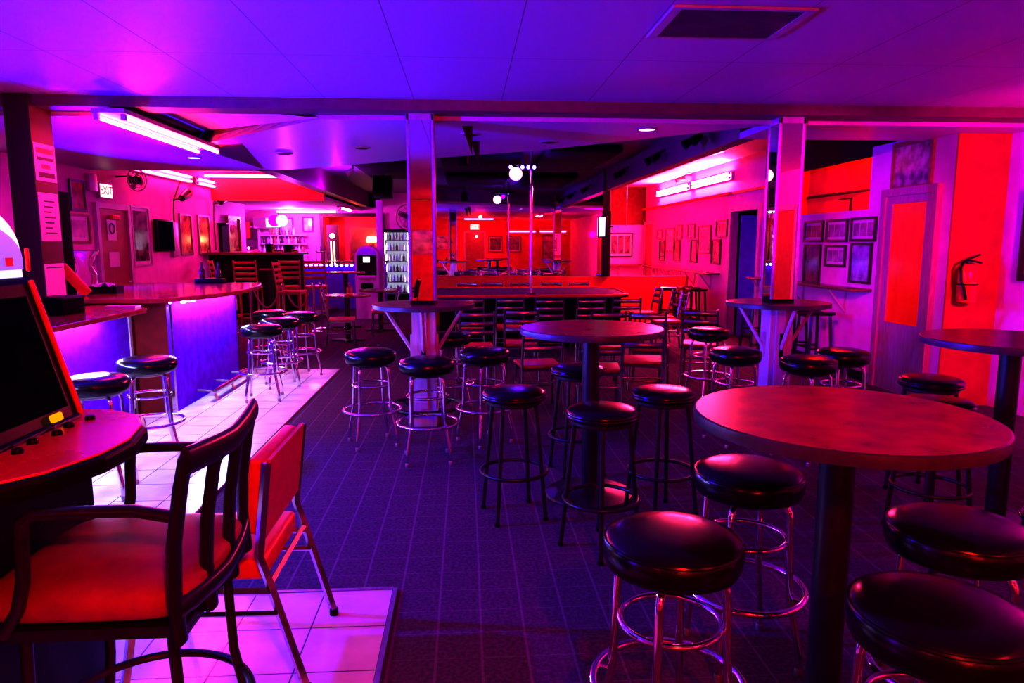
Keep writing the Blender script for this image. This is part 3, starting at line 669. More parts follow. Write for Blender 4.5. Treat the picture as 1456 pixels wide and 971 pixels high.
MB().tube([(0, 0, .10), (0, 0, .40)], .006, 8).lathe([(0, .085), (.035, .085), (.03, .12), (0, .125)], n=16).build('stem', 'black', r)
# wall mirror behind the stage
o = MB().b2((-.58, 13.528, .955), (2.66, 13.539, H3 - .005)).build('wall_mirror', 'mirror'); tag(o, 'wide wall mirror behind the stage reflecting the red room', 'mirror')

# ================================================================== PICTURES
def picture(x, y, z, rz, w, h, label, frame='frameblk', a='art_photo', style='plain', fw=.035, group=None, mt=.05):
    r = thing('framed_picture', label, 'picture', (x, y, z), rz, group)
    d = .03
    MB().b2((-w / 2, -d, -h / 2), (-w / 2 + fw, -.001, h / 2)).b2((w / 2 - fw, -d, -h / 2), (w / 2, -.001, h / 2)).b2((-w / 2 + fw, -d, h / 2 - fw), (w / 2 - fw, -.001, h / 2)).b2((-w / 2 + fw, -d, -h / 2), (w / 2 - fw, -.001, -h / 2 + fw)).build('frame', frame, r, 30)
    iw, ih = w / 2 - fw, h / 2 - fw
    if style == 'plain':
        MB().b2((-iw, -.014, -ih), (iw, -.002, ih)).build('print', a, r)
    else:
        MB().b2((-iw, -.010, -ih), (iw, -.002, ih)).build('mat_board', 'matboard', r)
        if style == 'three':
            pw = (2 * iw - mt * .8) / 3
            for k in range(3): MB().b2((-iw + mt * .4 + k * pw + .012, -.014, -ih + mt), (-iw + mt * .4 + (k + 1) * pw - .012, -.0101, ih - mt)).build('photo', a, r)
        else:
            MB().b2((-iw + mt, -.014, -ih + mt), (iw - mt, -.0101, ih - mt)).build('photo', a, r)
    return r
PW = [ # right wall: y, z, w, h
 (7.86, 1.745, .52, .28, 'top row three-photo frame nearest the glass door', 'three', 'art_photo'),
 (8.44, 1.74, .50, .28, 'top row three-photo frame, second from the glass door', 'three', 'art_photo'),
 (9.02, 1.74, .50, .28, 'top row three-photo frame just beside the second column', 'three', 'art_red'),
 (7.87, 1.355, .44, .47, 'tall frame resting near the ledge, closest to the glass door, with a blue glint', 'plain', 'art_blue'),
 (8.44, 1.43, .48, .27, 'lower row three-photo frame between two taller frames', 'three', 'art_photo'),
 (9.02, 1.31, .44, .52, 'dark tall frame above the ledge beside the second column', 'plain', 'art_dark'),
 (10.20, 1.74, .42, .25, 'small frame above the ledge behind the mirrored column edge', 'mat', 'art_photo'),
 (10.20, 1.38, .46, .42, 'blue tinted frame behind the mirrored column edge, below a smaller one', 'plain', 'art_blue'),
 (12.38, 1.85, .55, .30, 'three-photo frame closest beyond the dark doorway, upper', 'three', 'art_red'),
 (12.62, 1.43, .46, .46, 'glossy dark frame low on the wall, closest beyond the doorway', 'plain', 'art_dark'),
 (13.27, 1.655, .72, .54, 'large pink framed print with bright reflections past the doorway', 'mat', 'art_pale'),
 (13.86, 1.43, .42, .46, 'tall dark frame below the pink print group', 'plain', 'art_dark'),
 (14.07, 1.83, .46, .30, 'upper three-photo frame in the middle of the lamp wall', 'three', 'art_photo'),
 (14.86, 1.83, .40, .30, 'upper three-photo frame further along the lamp wall', 'three', 'art_photo'),
 (15.00, 1.43, .46, .46, 'lower dark frame further along the lamp wall', 'plain', 'art_red'),
 (15.56, 1.66, .66, .54, 'large pale frame near the far end of the lamp wall', 'mat', 'art_pale'),
 (16.40, 1.80, .46, .22, 'small bright frame near the far narrow door, upper', 'mat', 'art_pale'),
 (16.15, 1.42, .46, .48, 'dark frame near the far narrow door, lower', 'plain', 'art_dark'),
]
for (y, z, w, h, lab, st, a) in PW:
    picture(XR, y, z, RIGHT, w, h, lab, 'frameblk' if y < 12 or st == 'plain' else 'framewood', a, st, .03, 'framed pictures on the ledge wall', .035)
picture(XR, 7.05, 2.385, RIGHT, .66, .50, 'wood framed landscape hung above the glass door', 'framewood', 'art_photo', 'plain', .045)
picture(XA, 5.80, 1.65, RIGHT, .7, .82, 'dark framed picture on the pink alcove wall', 'frameblk', 'art_red', 'plain', .06)
PL = [
 (9.89, 2.22, .38, .42, 'small dark framed print high beside the exit door', 'frameblk', 'art_red', 'plain'),
 (9.86, 1.78, .52, .40, 'pale print in a red wood frame beside the exit door', 'framewood', 'art_pale', 'mat'),
 (11.66, 1.70, .64, .96, 'large upright poster in a pale frame just past the exit door', 'framepale', 'art_dark', 'mat'),
 (13.48, 1.75, .56, .76, 'tall red poster of a building, first of a matching pair', 'framewood', 'art_red', 'plain'),
 (14.38, 1.75, .60, .78, 'tall red poster of a building, second of a matching pair', 'framewood', 'art_red', 'plain'),
]
for (y, z, w, h, lab, f, a, st) in PL: picture(XL, y, z, LEFT, w, h, lab, f, a, st, .035)
picture(-5.0, 20.2, 2.10, BACK, .36, .40, 'blue framed certificate on the far back wall beside the lit bottles', 'barpanel', 'art_pale', 'plain')
picture(-4.42, 20.2, 2.12, BACK, .30, .42, 'small blue framed sheet closest to the far doorway', 'barpanel', 'art_pale', 'plain')
picture(3.95, 17.72, 1.55, BACK, .62, .62, 'dark grouped photos on the far wall above a ledge', 'frameblk', 'art_dark', 'three')
# rear wall (seen in the mirrors)
picture(1.45, -7.1, 1.55, REAR, .7, .75, 'dark framed picture on the rear wall beside the exit door', 'frameblk', 'art_dark', 'mat')
picture(2.35, -7.1, 1.55, REAR, .7, .75, 'dark framed picture on the rear wall, second from the exit door', 'frameblk', 'art_dark', 'mat')
picture(-1.14, -7.1, 1.62, REAR, .62, .66, 'zigzag poster on the rear wall seen in the column mirror', 'framepale', 'art_poster', 'plain')
picture(4.2, -7.1, 1.34, REAR, .9, 1.3, 'large dark poster at the rear wall corner', 'frameblk', 'art_red', 'plain')

def sign_exit(x, y, z, rz, label, w=.30, h=.19):
    r = thing('exit_sign', label, 'sign', (x, y, z), rz)
    MB().b2((-w / 2, -.06, -h / 2), (w / 2, -.001, h / 2), .006).build('housing', 'framepale', r, 30)
    MB().b2((-w / 2 + .012, -.0625, -h / 2 + .012), (w / 2 - .012, -.0605, h / 2 - .012)).build('face', 'exit', r)
    lettering('EXIT', h * .82, (0, -.064, 0), 0, 'redplastic', r, .001)
    return r
sign_exit(XL, 10.56, 2.33, LEFT, 'lit white exit sign above the brown door', .36, .21)
sign_exit(.45, -7.1, 2.38, REAR, 'lit exit sign above the rear door, seen in the stage mirror', .45, .26)
r = thing('door_notice', 'round emblem notice stuck on the brown exit door', 'sign', (XL + .035, 10.68, 1.78), LEFT)
MB().b2((-.13, -.004, -.15), (.13, 0, .15)).build('sheet', 'matboard', r); MB().hoop((0, -.005, .02), .07, .012, 24, 6, 'y').build('printed_ring', 'ink', r)
o = MB().b2((XL + .032, 10.55, 1.24), (XL + .036, 10.85, 1.46)).build('door_poster', 'matboard'); tag(o, 'plain pale sheet low on the brown exit door', 'sign')
o = MB().b2((XL + .001, 12.75, 1.35), (XL + .07, 12.98, 1.96), .01).build('wall_panel_box', 'framepale', None, 30); tag(o, 'pale narrow box on the wall beside the television', 'box')
r = thing('television', 'black wall television between the large poster and the paired posters', 'television', (XL, 12.42, 1.72), LEFT)
MB().b2((-.34, -.09, -.27), (.34, -.03, .27), .008).build('bezel', 'black', r, 30); MB().b2((-.31, -.0925, -.24), (.31, -.0905, .24)).build('screen', 'dark_screen', r); MB().b2((-.08, -.03, -.06), (.08, 0, .06)).build('bracket', 'black', r)
r = thing('television', 'bright white television screen fixed to the dark post by the mirror', 'television', (2.60, 13.30, 1.90), radians(-80))
MB().b2((-.17, .0, -.20), (.17, .05, .20), .006).build('bezel', 'black', r, 30); MB().b2((-.155, -.002, -.18), (.155, -.0005, .18)).build('screen', 'screen', r); MB().tube([(0, .05, 0), (.05, .2, 0)], .015, 8).build('bracket', 'black', r)

# papers taped on the post
def sheet(z0, z1, y0, y1, label, lines, m='white'):
    r = thing('paper_notice', label, 'notice', (-3.33, (y0 + y1) / 2, (z0 + z1) / 2), LEFT)
    w, h = y1 - y0, z1 - z0
    MB().b2((-w / 2, -.004, -h / 2), (w / 2, -.001, h / 2)).build('sheet', m, r)
    for (t_, b_, l_, r_, mm) in lines: MB().b2((-w / 2 + w * l_, -.0052, h / 2 - h * b_), (-w / 2 + w * r_, -.0041, h / 2 - h * t_)).build('printed_line', mm, r)
sheet(2.07, 2.36, 5.77, 6.05, 'white notice with red and dark headline bars, topmost on the brown post', [(.12, .26, .1, .9, 'redink'), (.36, .44, .12, .9, 'ink'), (.55, .66, .3, .7, 'redink'), (.76, .9, .15, .9, 'ink')])
sheet(1.60, 1.98, 5.77, 6.04, 'long typed sheet in the middle of the brown post', [(.16 + .11 * k, .19 + .11 * k, .25, .8 - .1 * (k % 3), 'ink') for k in range(7)])
sheet(1.15, 1.42, 5.77, 6.04, 'plain sheet low on the brown post above the counter', [(.1, .13, .1, .9, 'ink')], 'matboard')

# ================================================================== LEDGES
def ledge(x, y0, y1, z, label, group='drink ledges along the picture wall'):
    r = thing('wall_ledge', label, 'shelf', (x, (y0 + y1) / 2, z), RIGHT, group); w = y1 - y0
    MB().b2((-w / 2, -.26, -.03), (w / 2, -.001, 0), .004).build('board', 'lamdark', r, 30)
    for k in range(max(2, int(w / .8))):
        x_ = -w / 2 + w * (k + .5) / max(2, int(w / .8))
        MB().tube([(x_, -.22, -.035), (x_, -.015, -.30)], .014, 6).b2((x_ - .014, -.02, -.32), (x_ + .014, -.001, -.03)).build('brace', 'trim', r)
ledge(XR, 7.62, 9.75, 1.07, 'dark drink ledge under the framed photos beside the glass door')
ledge(XR, 9.95, 10.6, 1.07, 'short drink ledge just before the dark doorway')
ledge(XR, 12.4, 17.0, 1.05, 'long dark drink ledge beyond the dark doorway')
r = thing('wall_ledge', 'short ledge on the far wall below the grouped photos', 'shelf', (3.9, 17.72, 1.06), 0); MB().b2((-.55, -.25, -.03), (.55, -.001, 0)).build('board', 'lamdark', r); MB().tube([(0, -.2, -.03), (0, -.01, -.3)], .014, 6).build('brace', 'trim', r)

# ================================================================== LAMPS
def tube_lamp(x, y, z, rz, ln, label, m, n=2, gap=.16, wall=False, group=None):
    r = thing('fluorescent_lamp', label, 'light', (x, y, z), rz, group)
    if wall: MB().b2((-ln / 2 - .04, -.05, -gap / 2 - .03), (ln / 2 + .04, -.001, gap / 2 + .03)).build('housing', 'framepale', r)
    else: MB().b2((-ln / 2 - .04, -gap / 2 - .02, .025), (ln / 2 + .04, gap / 2 + .02, .06)).build('housing', 'framepale', r)
    for k in range(n):
        o = (k - (n - 1) / 2) * gap
        p = (lambda s_: (s_ * ln / 2, -.075, o)) if wall else (lambda s_: (s_ * ln / 2, o, 0))
        t = MB().tube([p(-1), p(1)], .016, 12).build('tube', m, r, 60)
        for s_ in (-1, 1):
            q = Vector(p(s_)); MB().box(q, (.03, .036, .045)).build('end_cap', 'framepale', t)
    return r
tube_lamp(-2.70, 6.72, H2 - .062, pi / 2, 2.05, 'long twin pink tube lamp under the ceiling above the bar', 'tubepink', 2, .2)
tube_lamp(XL, 12.6, 2.78, LEFT, 2.3, 'twin tube lamp high on the wall above the paired posters', 'tubepink', 2, .08, True)
tube_lamp(XL, 15.2, 2.78, LEFT, 2.3, 'twin tube lamp high on the wall nearest the back bar', 'tubepink', 2, .08, True)
tube_lamp(-4.35, 14.72, 2.93, 0, 1.9, 'bright tube lamp across the high ceiling by the red soffit', 'tubepink', 2, .14)
tube_lamp(XR, 12.95, 2.74, RIGHT, 2.0, 'bright tube lamp above the picture wall, closest one', 'tubered', 2, .07, True)
tube_lamp(XR, 15.35, 2.74, RIGHT, 2.3, 'bright tube lamp above the picture wall, further one', 'tubered', 2, .07, True)
tube_lamp(-4.3, 19.6, 2.44, 0, 1.6, 'white pink tube lamp on the far bar ceiling', 'tubewhite', 2, .14)
tube_lamp(-3.05, 18.4, 2.44, pi / 2, 1.5, 'white pink tube lamp leading towards the cooler', 'tubewhite', 1, .14)
tube_lamp(2.75, -7.1, 2.16, REAR, 1.3, 'red tube lamp on the rear wall beside the framed pictures', 'tubered2', 1, .1, True)
tube_lamp(4.25, -7.1, 2.16, REAR, 1.3, 'red tube lamp on the rear wall near its corner', 'tubered2', 1, .1, True)
tube_lamp(2.9, -.6, H1 - .065, pi / 2, 1.3, 'red twin tube lamp on the ceiling behind the viewer', 'tubered2', 2, .16)
tube_lamp(-2.9, -2.6, H1 - .065, pi / 2, 1.3, 'red twin tube lamp on the rear ceiling by the bar side', 'tubered2', 2, .16)
tube_lamp(.6, -4.2, H1 - .065, 0, 1.3, 'red twin tube lamp on the rear ceiling in the middle', 'tubered2', 2, .16)

def down(x, y, z, label, lit):
    r = thing('downlight', label, 'light', (x, y, z))
    MB().lathe([(.07, -.012), (.095, -.008), (.10, -.001), (.07, -.001)], n=32).build('ring', 'framepale', r, 40)
    MB().lathe([(0, -.008), (.072, -.008), (.072, -.001), (0, -.001)], n=32).build('lens', 'downlight' if lit else 'black', r, 40)
for a in ((1.63, 6.35, H2, 'lit recessed downlight in front of the second mirrored column', True), (-3.22, 8.75, H2, 'lit recessed downlight beyond the long pink lamp', True),
          (.85, 7.2, H2, 'dark recessed downlight nearest the stage edge', False), (.06, 6.75, H2, 'dark recessed downlight just past the first mirrored column', False),
          (-2.05, 8.3, H2, 'dark recessed downlight near the dark wedge', False), (-1.1, 7.75, H2, 'dark recessed downlight between the column and the wedge', False)): down(*a)

def track_spot(y, label):
    r = thing('track_spotlight', label, 'light', (2.70, y, 2.78), RIGHT, 'track spotlights inside the stage frame')
    MB().b2((-.22, -.03, .03), (.22, -.001, .06)).build('track', 'black', r)
    for x in (-.15, .15):
        h = MB().lathe([(0, 0), (.03, 0), (.036, .03), (.06, .13), (.05, .13), (0, .06)], n=18, mtx=Matrix.Translation((x, -.06, .0)) @ Matrix.Rotation(radians(125), 4, 'X')).build('spot_head', 'black', r, 40)
for a in ((8.0, 'black track spotlights nearest the second column'), (9.7, 'middle pair of black track spotlights on the frame'), (11.8, 'furthest pair of black track spotlights on the frame')): track_spot(*a)

# ceiling vents
def vent(x, y, z, w, d, label, rz=0):
    r = thing('ceiling_vent', label, 'vent', (x, y, z), rz)
    f = .05
    MB().b2((-w / 2, -d / 2, -.014), (-w / 2 + f, d / 2, -.001)).b2((w / 2 - f, -d / 2, -.014), (w / 2, d / 2, -.001)).b2((-w / 2 + f, -d / 2, -.014), (w / 2 - f, -d / 2 + f * .6, -.001)).b2((-w / 2 + f, d / 2 - f * .6, -.014), (w / 2 - f, d / 2, -.001)).build('frame', 'trim', r)
    g = MB(); g.b2((-w / 2 + f, -d / 2 + f * .6, -.004), (w / 2 - f, d / 2 - f * .6, -.002))
    k = -d / 2 + f
    while k < d / 2 - f: g.b2((-w / 2 + f, k, -.012), (w / 2 - f, k + .007, -.004)); k += .02
    g.build('grille', 'tray', r)
vent(1.37, 3.74, H1, .72, .52, 'square return air vent on the front ceiling')
vent(3.85, 11.0, H3, .3, .45, 'closest small vent on the red lit ceiling')
vent(3.8, 12.2, H3, .3, .6, 'further small vent on the red lit ceiling')
# hanging things
r = thing('security_camera', 'small red lit security camera on the lamp wall', 'camera', (XR, 14.2, 2.93), RIGHT)
MB().tube([(0, -.001, .03), (0, -.12, .03), (0, -.2, 0)], .014, 8).build('bracket', 'brass', r); MB().box((0, -.24, -.05), (.08, .2, .08), Matrix.Rotation(radians(20), 3, 'X'), .01).build('camera_body', 'redplastic', r, 40)
r = thing('cord', 'thin cord hanging from the ceiling by the far red wall', 'cord', (3.55, 15.4, 2.0)); MB().tube([(0, 0, 0), (0, 0, 1.0)], .008, 6).build('cord_line', 'redplastic', r); MB().lathe([(0, -.04), (.02, -.03), (.012, 0), (0, .0)], n=10).build('cord_weight', 'redplastic', r)
for (x, y, z, lab) in ((.02, 6.3, H2 + .0, 'black pennant hanging just beside the first mirrored column'), (.10, 7.2, H2 + .0, 'smaller black pennant hanging behind the column')):
    o = MB().prism([(x - .04, z - .002), (x + .05, z - .002), (x + .045, z - .25)], y, y + .006, 'y').build('pennant', 'black'); tag(o, lab, 'pennant')
r = thing('stage_projector', 'dark projector hanging in the stage recess beside the column', 'projector', (-.02, 9.6, 2.72))
MB().box((0, 0, 0), (.16, .22, .22), None, .015).build('housing', 'dark', r, 30); MB().tube([(0, 0, .1), (0, 0, .28)], .015, 8).build('bracket', 'black', r); MB().b2((.05, -.113, -.09), (.07, -.11, .08)).build('status_strip', 'redplastic', r)
r = thing('stage_speaker', 'black loudspeaker hanging below the stage ceiling by the far beam', 'speaker', (-1.55, 13.6, 2.62))
MB().box((0, 0, .02), (.36, .3, .36), Matrix.Rotation(radians(-16), 3, 'X'), .02).build('cabinet', 'black', r, 30); MB().tube([(0, 0, .18), (0, 0, .38)], .02, 8).build('bracket', 'black', r)
r = thing('ceiling_spotlight', 'small pink lit spotlight on the diagonal ceiling edge', 'light', (-1.45, 9.38, H2 - .01))
MB().tube([(0, 0, .0), (0, 0, -.05)], .012, 8).build('stem', 'black', r); MB().lathe([(0, 0), (.025, 0), (.045, .1), (0, .1)], n=16, mtx=Matrix.Translation((0, 0, -.06)) @ Matrix.Rotation(radians(-120), 4, 'Y')).build('shade', 'framepale', r)
# fan
def fan(x, y, z, rz, R, label, arm):
    r = thing('wall_fan', label, 'fan', (x, y, z), rz)
    cg = MB()
    for q in (1.0, .72, .42): cg.hoop((0, -.04 - .05 * (1 - q), 0), R * q, .006 if q < 1 else .013, 36, 6, 'y')
    for k in range(16): a = 2 * pi * k / 16; cg.tube([(.03 * cos(a), -.09, .03 * sin(a)), (R * .7 * cos(a), -.07, R * .7 * sin(a)), (R * cos(a), -.04, R * sin(a))], .003, 4)
    cg.build('cage', 'steel', r, 50)
    for k in range(4):
        a = k * pi / 2 + .4; o = MB().box((R * .48, 0, 0), (R * .72, .012, R * .42), Matrix.Rotation(radians(25), 3, 'X'), .004).build('blade', 'rope', r, 40); o.rotation_euler = (0, a, 0)
    MB().lathe([(0, -.1), (.05, -.08), (.06, .0), (.05, .12), (0, .14)], n=20, mtx=Matrix.Rotation(-pi / 2, 4, 'X')).build('motor', 'black', r, 40)
    MB().tube([(0, .08, 0)] + arm, .014, 8).build('bracket', 'black', r)
fan(-1.1, 13.9, 2.09, .15, .25, 'large round caged fan hanging beside the lit cooler', [(0, .12, .2), (0, .12, .9)])
fan(XL + .30, 10.95, 2.52, 1.1, .16, 'dark clamp fan high above the brown exit door', [(0, .12, .06), (-.1, .3, .05)])
def pole_spot(y, z, label):
    r = thing('wall_spotlight', label, 'light', (XL, y, z), LEFT)
    MB().tube([(-.0, -.03, -1.0), (-.02, -.03, -.3), (0, -.04, -.05), (.06, -.12, .2), (.08, -.14, .28)], .014, 8).build('conduit', 'brown', r, 60)
    MB().lathe([(0, 0), (.06, 0), (.075, .12), (.085, .30), (.07, .30), (.06, .16), (0, .14)], n=24, mtx=Matrix.Translation((.05, -.16, -.02)) @ Matrix.Rotation(radians(70), 4, 'Y')).build('shade', 'blkmetal', r, 40)
    MB().hoop((.335, -.16, .085), .082, .010, 24, 6, 'x').build('rim', 'redplastic', r); MB().tube([(0, -.035, -.05), (.05, -.16, -.02)], .02, 8).build('swivel', 'blkmetal', r)
pole_spot(12.95, 2.40, 'round red rimmed wall spotlight on a conduit beside the paired posters')
pole_spot(14.95, 2.45, 'dark wall spotlight on a conduit near the back bar')
o = MB().b2((XL + .001, 10.12, 2.3), (XL + .06, 10.34, 2.54), .01).build('junction_box', 'framepale', None, 30); tag(o, 'pale junction box on the wall between picture and exit sign', 'box')

# ================================================================== FIRE EXTINGUISHER
r = thing('fire_extinguisher', 'red fire extinguisher with black hose on the maroon alcove wall', 'fire extinguisher', (4.73, 6.30, 1.03))
MB().lathe([(0, 0), (.075, 0), (.082, .012), (.082, .28), (.072, .32), (.045, .35), (.03, .36), (0, .36)], n=32).build('cylinder_body', 'extred', r, 50)
MB().lathe([(0, .36), (.024, .36), (.024, .385), (0, .385)], n=16).b2((-.03, -.02, .38), (.02, .02, .40)).build('valve', 'blkmetal', r)
MB().tube([(-.01, 0, .39), (.05, -.01, .385), (.115, -.015, .37)], .010, 8).build('carry_handle', 'blkmetal', r); MB().tube([(-.02, 0, .40), (.03, -.01, .42), (.095, -.015, .45)], .009, 8).build('squeeze_lever', 'blkmetal', r)
MB().tube([(-.03, 0, .39), (-.075, -.02, .37), (-.098, -.03, .32), (-.095, -.05, .2), (-.075, -.075, .12), (-.06, -.085, .03)], .012, 10).build('hose', 'black', r, 60)
MB().hoop((0, 0, .17), .084, .006, 32, 6).build('strap', 'black', r); MB().b2((-.02, .06, .1), (.02, .0999, .3)).build('wall_bracket', 'steel', r)

# ================================================================== ON THE NEAR BAR
r = thing('glass_vase', 'clear flared glass vase on the bar behind the red menu board', 'vase', (-3.92, 7.5, 1.09))
MB().lathe([(0, .002), (.055, .002), (.07, .04), (.085, .09), (.08, .14), (.058, .18), (.056, .20), (.075, .26), (.105, .31), (.112, .32), (.108, .322), (.07, .265), (.05, .205), (.052, .178), (.074, .138), (.079, .09), (.064, .044), (.05, .01), (0, .01)], n=36).build('bowl', 'glass', r, 60); r.scale = (1.3, 1.3, 1.3)
o = MB().box((0, 0, .155), (.10, .018, .34), Matrix.Rotation(radians(-40), 3, 'Y'), .004).build('menu_board', 'redplastic', None, 30); o.location = (-3.66, 6.80, 1.085); tag(o, 'red menu board leaning at a slant on the bar in front of the vase', 'menu')
r = thing('napkin_tray', 'black tray of crumpled white napkins on the bar', 'tray', (-3.60, 7.2, 1.09), .1)
MB().b2((-.14, -.09, 0), (.14, .09, .012)).b2((-.15, -.1, 0), (-.135, .1, .07)).b2((.135, -.1, 0), (.15, .1, .07)).b2((-.135, -.1, 0), (.135, -.085, .07)).b2((-.135, .085, 0), (.135, .1, .07)).build('tray_box', 'black', r)
mb = MB(); v = []
for i in range(7):
    for j in range(5): v.append(mb.bm.verts.new((-.11 + .22 * i / 6, -.07 + .14 * j / 4, .055 + random.uniform(0, .06))))
for i in range(6):
    for j in range(4): mb.bm.faces.new((v[i * 5 + j], v[(i + 1) * 5 + j], v[(i + 1) * 5 + j + 1], v[i * 5 + j + 1]))
mb.build('napkin', 'white', r, 0)
o = MB().b2((-3.05, 6.08, 1.0405), (-2.80, 6.20, 1.058)).build('pink_folder', 'matboard'); tag(o, 'pale pink folder lying on the angled bar top', 'folder')
r = thing('black_cash_box', 'low black box on the bar beside the brown post', 'box', (-3.14, 5.60, 1.04)); MB().box((0, 0, .06), (.22, .3, .12), None, .008).build('box_body', 'mattblack', r, 30); MB().box((0, 0, .128), (.23, .31, .016), None, .004).build('lid', 'black', r, 30)
r = thing('tower_speaker', 'tall narrow black loudspeaker standing on the bar behind the brown post', 'speaker', (-3.90, 7.02, 1.09))
MB().box((0, 0, .49), (.17, .2, .98), None, .008).build('cabinet', 'mattblack', r, 30); MB().b2((-.075, -.106, .05), (.075, -.1005, .93)).build('grille', 'dark', r)
r = thing('bottle_caddy', 'black caddy with two bottles at the end of the curved bar', 'caddy', (-3.20, 9.0, 1.09)); MB().box((0, 0, .03), (.34, .16, .06), None, .005).build('tray_box', 'black', r, 30)
for k, x in enumerate((-.1, .1)):
    o = MB().lathe([(0, 0), (.032, 0), (.034, .01), (.034, .10), (.014, .14), (.013, .19), (.016, .2), (0, .2)], n=20).build('sauce_bottle', 'bottle_dark', None, 50); o.location = (-3.20 + x, 9.0, 1.151); tag(o, ('dark sauce bottle in the black caddy, nearer the wall', 'dark sauce bottle in the black caddy, nearer the stools')[k], 'bottle')

# ================================================================== BACK BAR STOCK
def bottle_mesh(h, rad): return [(0, 0), (rad, 0), (rad * 1.02, .01), (rad, h * .58), (rad * .42, h * .74), (rad * .38, h * .97), (rad * .45, h), (0, h)]
r = thing('back_shelf', 'pale shelf unit on the far back wall crowded with lit bottles', 'shelf', (-5.05, 20.2, 0))
MB().b2((-.62, -.28, 0), (.62, -.02, 1.3)).build('cupboard', 'wall', r)
for z in (1.3, 1.56, 1.80): MB().b2((-.62, -.24, z), (.62, -.02, z + .02)).build('shelf_board', 'framepale', r)
proto = {}
k = 0
for z, nm, n in ((1.32, 'bottom', 12), (1.58, 'middle', 12), (1.82, 'top', 7)):
    for i in range(n):
        mm = ('bottle_pale', 'bottle_blue', 'bottle_dark', 'bottle_pale', 'bottle_red')[(i * 3 + k) % 5]; k += 1
        if mm not in proto:
            o = MB().lathe(bottle_mesh(.21, .036), n=14).build('liquor_bottle', mm, None, 50); proto[mm] = o
        else: o = proto[mm].copy(); C.objects.link(o)
        o.location = (-5.60 + i * .095 + (.25 if n == 7 else 0), 20.02 + .05 * (i % 2), z)
        tag(o, {'bottle_pale': 'pale', 'bottle_blue': 'blue', 'bottle_dark': 'dark', 'bottle_red': 'red'}[mm] + ' bottle on the %s shelf of the far wall unit' % nm, 'bottle', 'bottles on the far wall shelves')
r = thing('glass_cabinet', 'purple framed glass cabinet on the far back wall', 'cabinet', (-5.98, 20.2, 1.35))
MB().b2((-.28, -.24, 0), (-.23, 0, .72)).b2((.23, -.24, 0), (.28, 0, .72)).b2((-.23, -.24, .67), (.23, 0, .72)).b2((-.23, -.24, 0), (.23, 0, .05)).b2((-.23, -.03, .05), (.23, 0, .67)).build('carcass', 'framepale', r)
MB().b2((-.23, -.22, .34), (.23, -.04, .36)).build('shelf_board', 'framewood', r); MB().b2((-.23, -.238, .05), (.23, -.234, .67)).build('door_pane', 'pane', r)
r = thing('beer_sign', 'round lit sign with a dark half hanging over the far bottles', 'sign', (-5.05, 19.5, 2.20), 0)
MB().lathe([(0, -.03), (.15, -.03), (.16, 0), (.15, .03), (0, .03)], n=32, mtx=Matrix.Translation((.09, 0, 0)) @ Matrix.Rotation(pi / 2, 4, 'X')).build('lit_disc', 'screen', r, 40)
MB().lathe([(0, -.035), (.15, -.035), (.16, 0), (.15, .035), (0, .035)], n=32, mtx=Matrix.Translation((-.12, .02, 0)) @ Matrix.Rotation(pi / 2, 4, 'X')).build('dark_disc', 'barpanel', r, 40)
MB().tube([(0, 0, .12), (0, 0, .30)], .01, 8).build('hanger', 'black', r)
r = thing('wall_monitor', 'box monitor with bright slanted face above the far cabinet', 'monitor', (-5.55, 20.2, 2.14), 0)
MB().b2((-.28, -.3, -.14), (.05, 0, .16)).build('housing', 'framepale', r); MB().b2((.05, -.28, -.1), (.40, -.02, .12)).build('bright_face', 'screen', r)
r = thing('wall_cupboard', 'pink wall cupboard high beside the far cabinet', 'cupboard', (-6.2, 20.2, 1.95), 0); MB().b2((-.25, -.3, -.22), (.25, 0, .22), .008).build('carcass', 'redvinyl', r, 30); MB().b2((-.23, -.31, -.2), (-.005, -.3005, .2)).build('door', 'redvinyl', r); MB().b2((.005, -.31, -.2), (.23, -.3005, .2)).build('door', 'redvinyl', r)
def bar_item(name, x, y, z, d, m, label, cat, kind='box'):
    r = thing(name, label, cat, (x, y, z))
    if kind == 'box':
        MB().box((0, 0, d[2] / 2), d, None, .008).build('case', m, r, 30); MB().box((0, -d[1] / 2 - .003, d[2] * .6), (d[0] * .8, .006, d[2] * .4)).build('face', 'black' if m != 'black' else 'dark_screen', r)
    return r
bar_item('cash_register', -3.98, 14.6, 1.41, (.12, .2, .17), 'black', 'small black till standing on the back bar', 'till')
bar_item('card_terminal', -3.62, 14.7, 1.41, (.16, .2, .15), 'black', 'wide black terminal on the back bar near its end', 'terminal')
bar_item('condiment_tray', -3.80, 14.55, 1.41, (.18, .16, .05), 'redplastic', 'low red condiment tray between two black terminals', 'tray')
bar_item('condiment_tray', -3.45, 14.5, 1.41, (.12, .12, .05), 'redplastic', 'red condiment tray at the outer end of the back bar', 'tray')
r = thing('napkin_holder', 'white napkin heap on the back bar', 'napkins', (-4.24, 14.55, 1.41)); MB().lathe([(0, 0), (.09, 0), (.08, .03), (.03, .055), (0, .06)], n=12).build('napkin', 'white', r, 30)
r = thing('small_lamp', 'tiny bright lamp on the back bar', 'lamp', (-4.4, 14.6, 1.41)); MB().lathe([(0, 0), (.03, 0), (.008, .02), (.008, .06), (0, .06)], n=14).build('base', 'steel', r); MB().lathe([(0, .06), (.022, .07), (.022, .1), (0, .11)], n=14).build('bulb', 'downlight', r)
r = thing('wall_frame_unit', 'tall mirrored cabinet front at the back bar wall end', 'cabinet', (XL, 16.15, 1.77), LEFT)
MB().b2((-.42, -.06, -.42), (-.36, 0, .42)).b2((.36, -.06, -.42), (.42, 0, .42)).b2((-.36, -.06, .36), (.36, 0, .42)).b2((-.36, -.06, -.42), (.36, 0, -.36)).build('frame', 'redvinyl', r); MB().b2((-.36, -.03, -.36), (.36, -.01, .36)).build('panel', 'art_red', r)
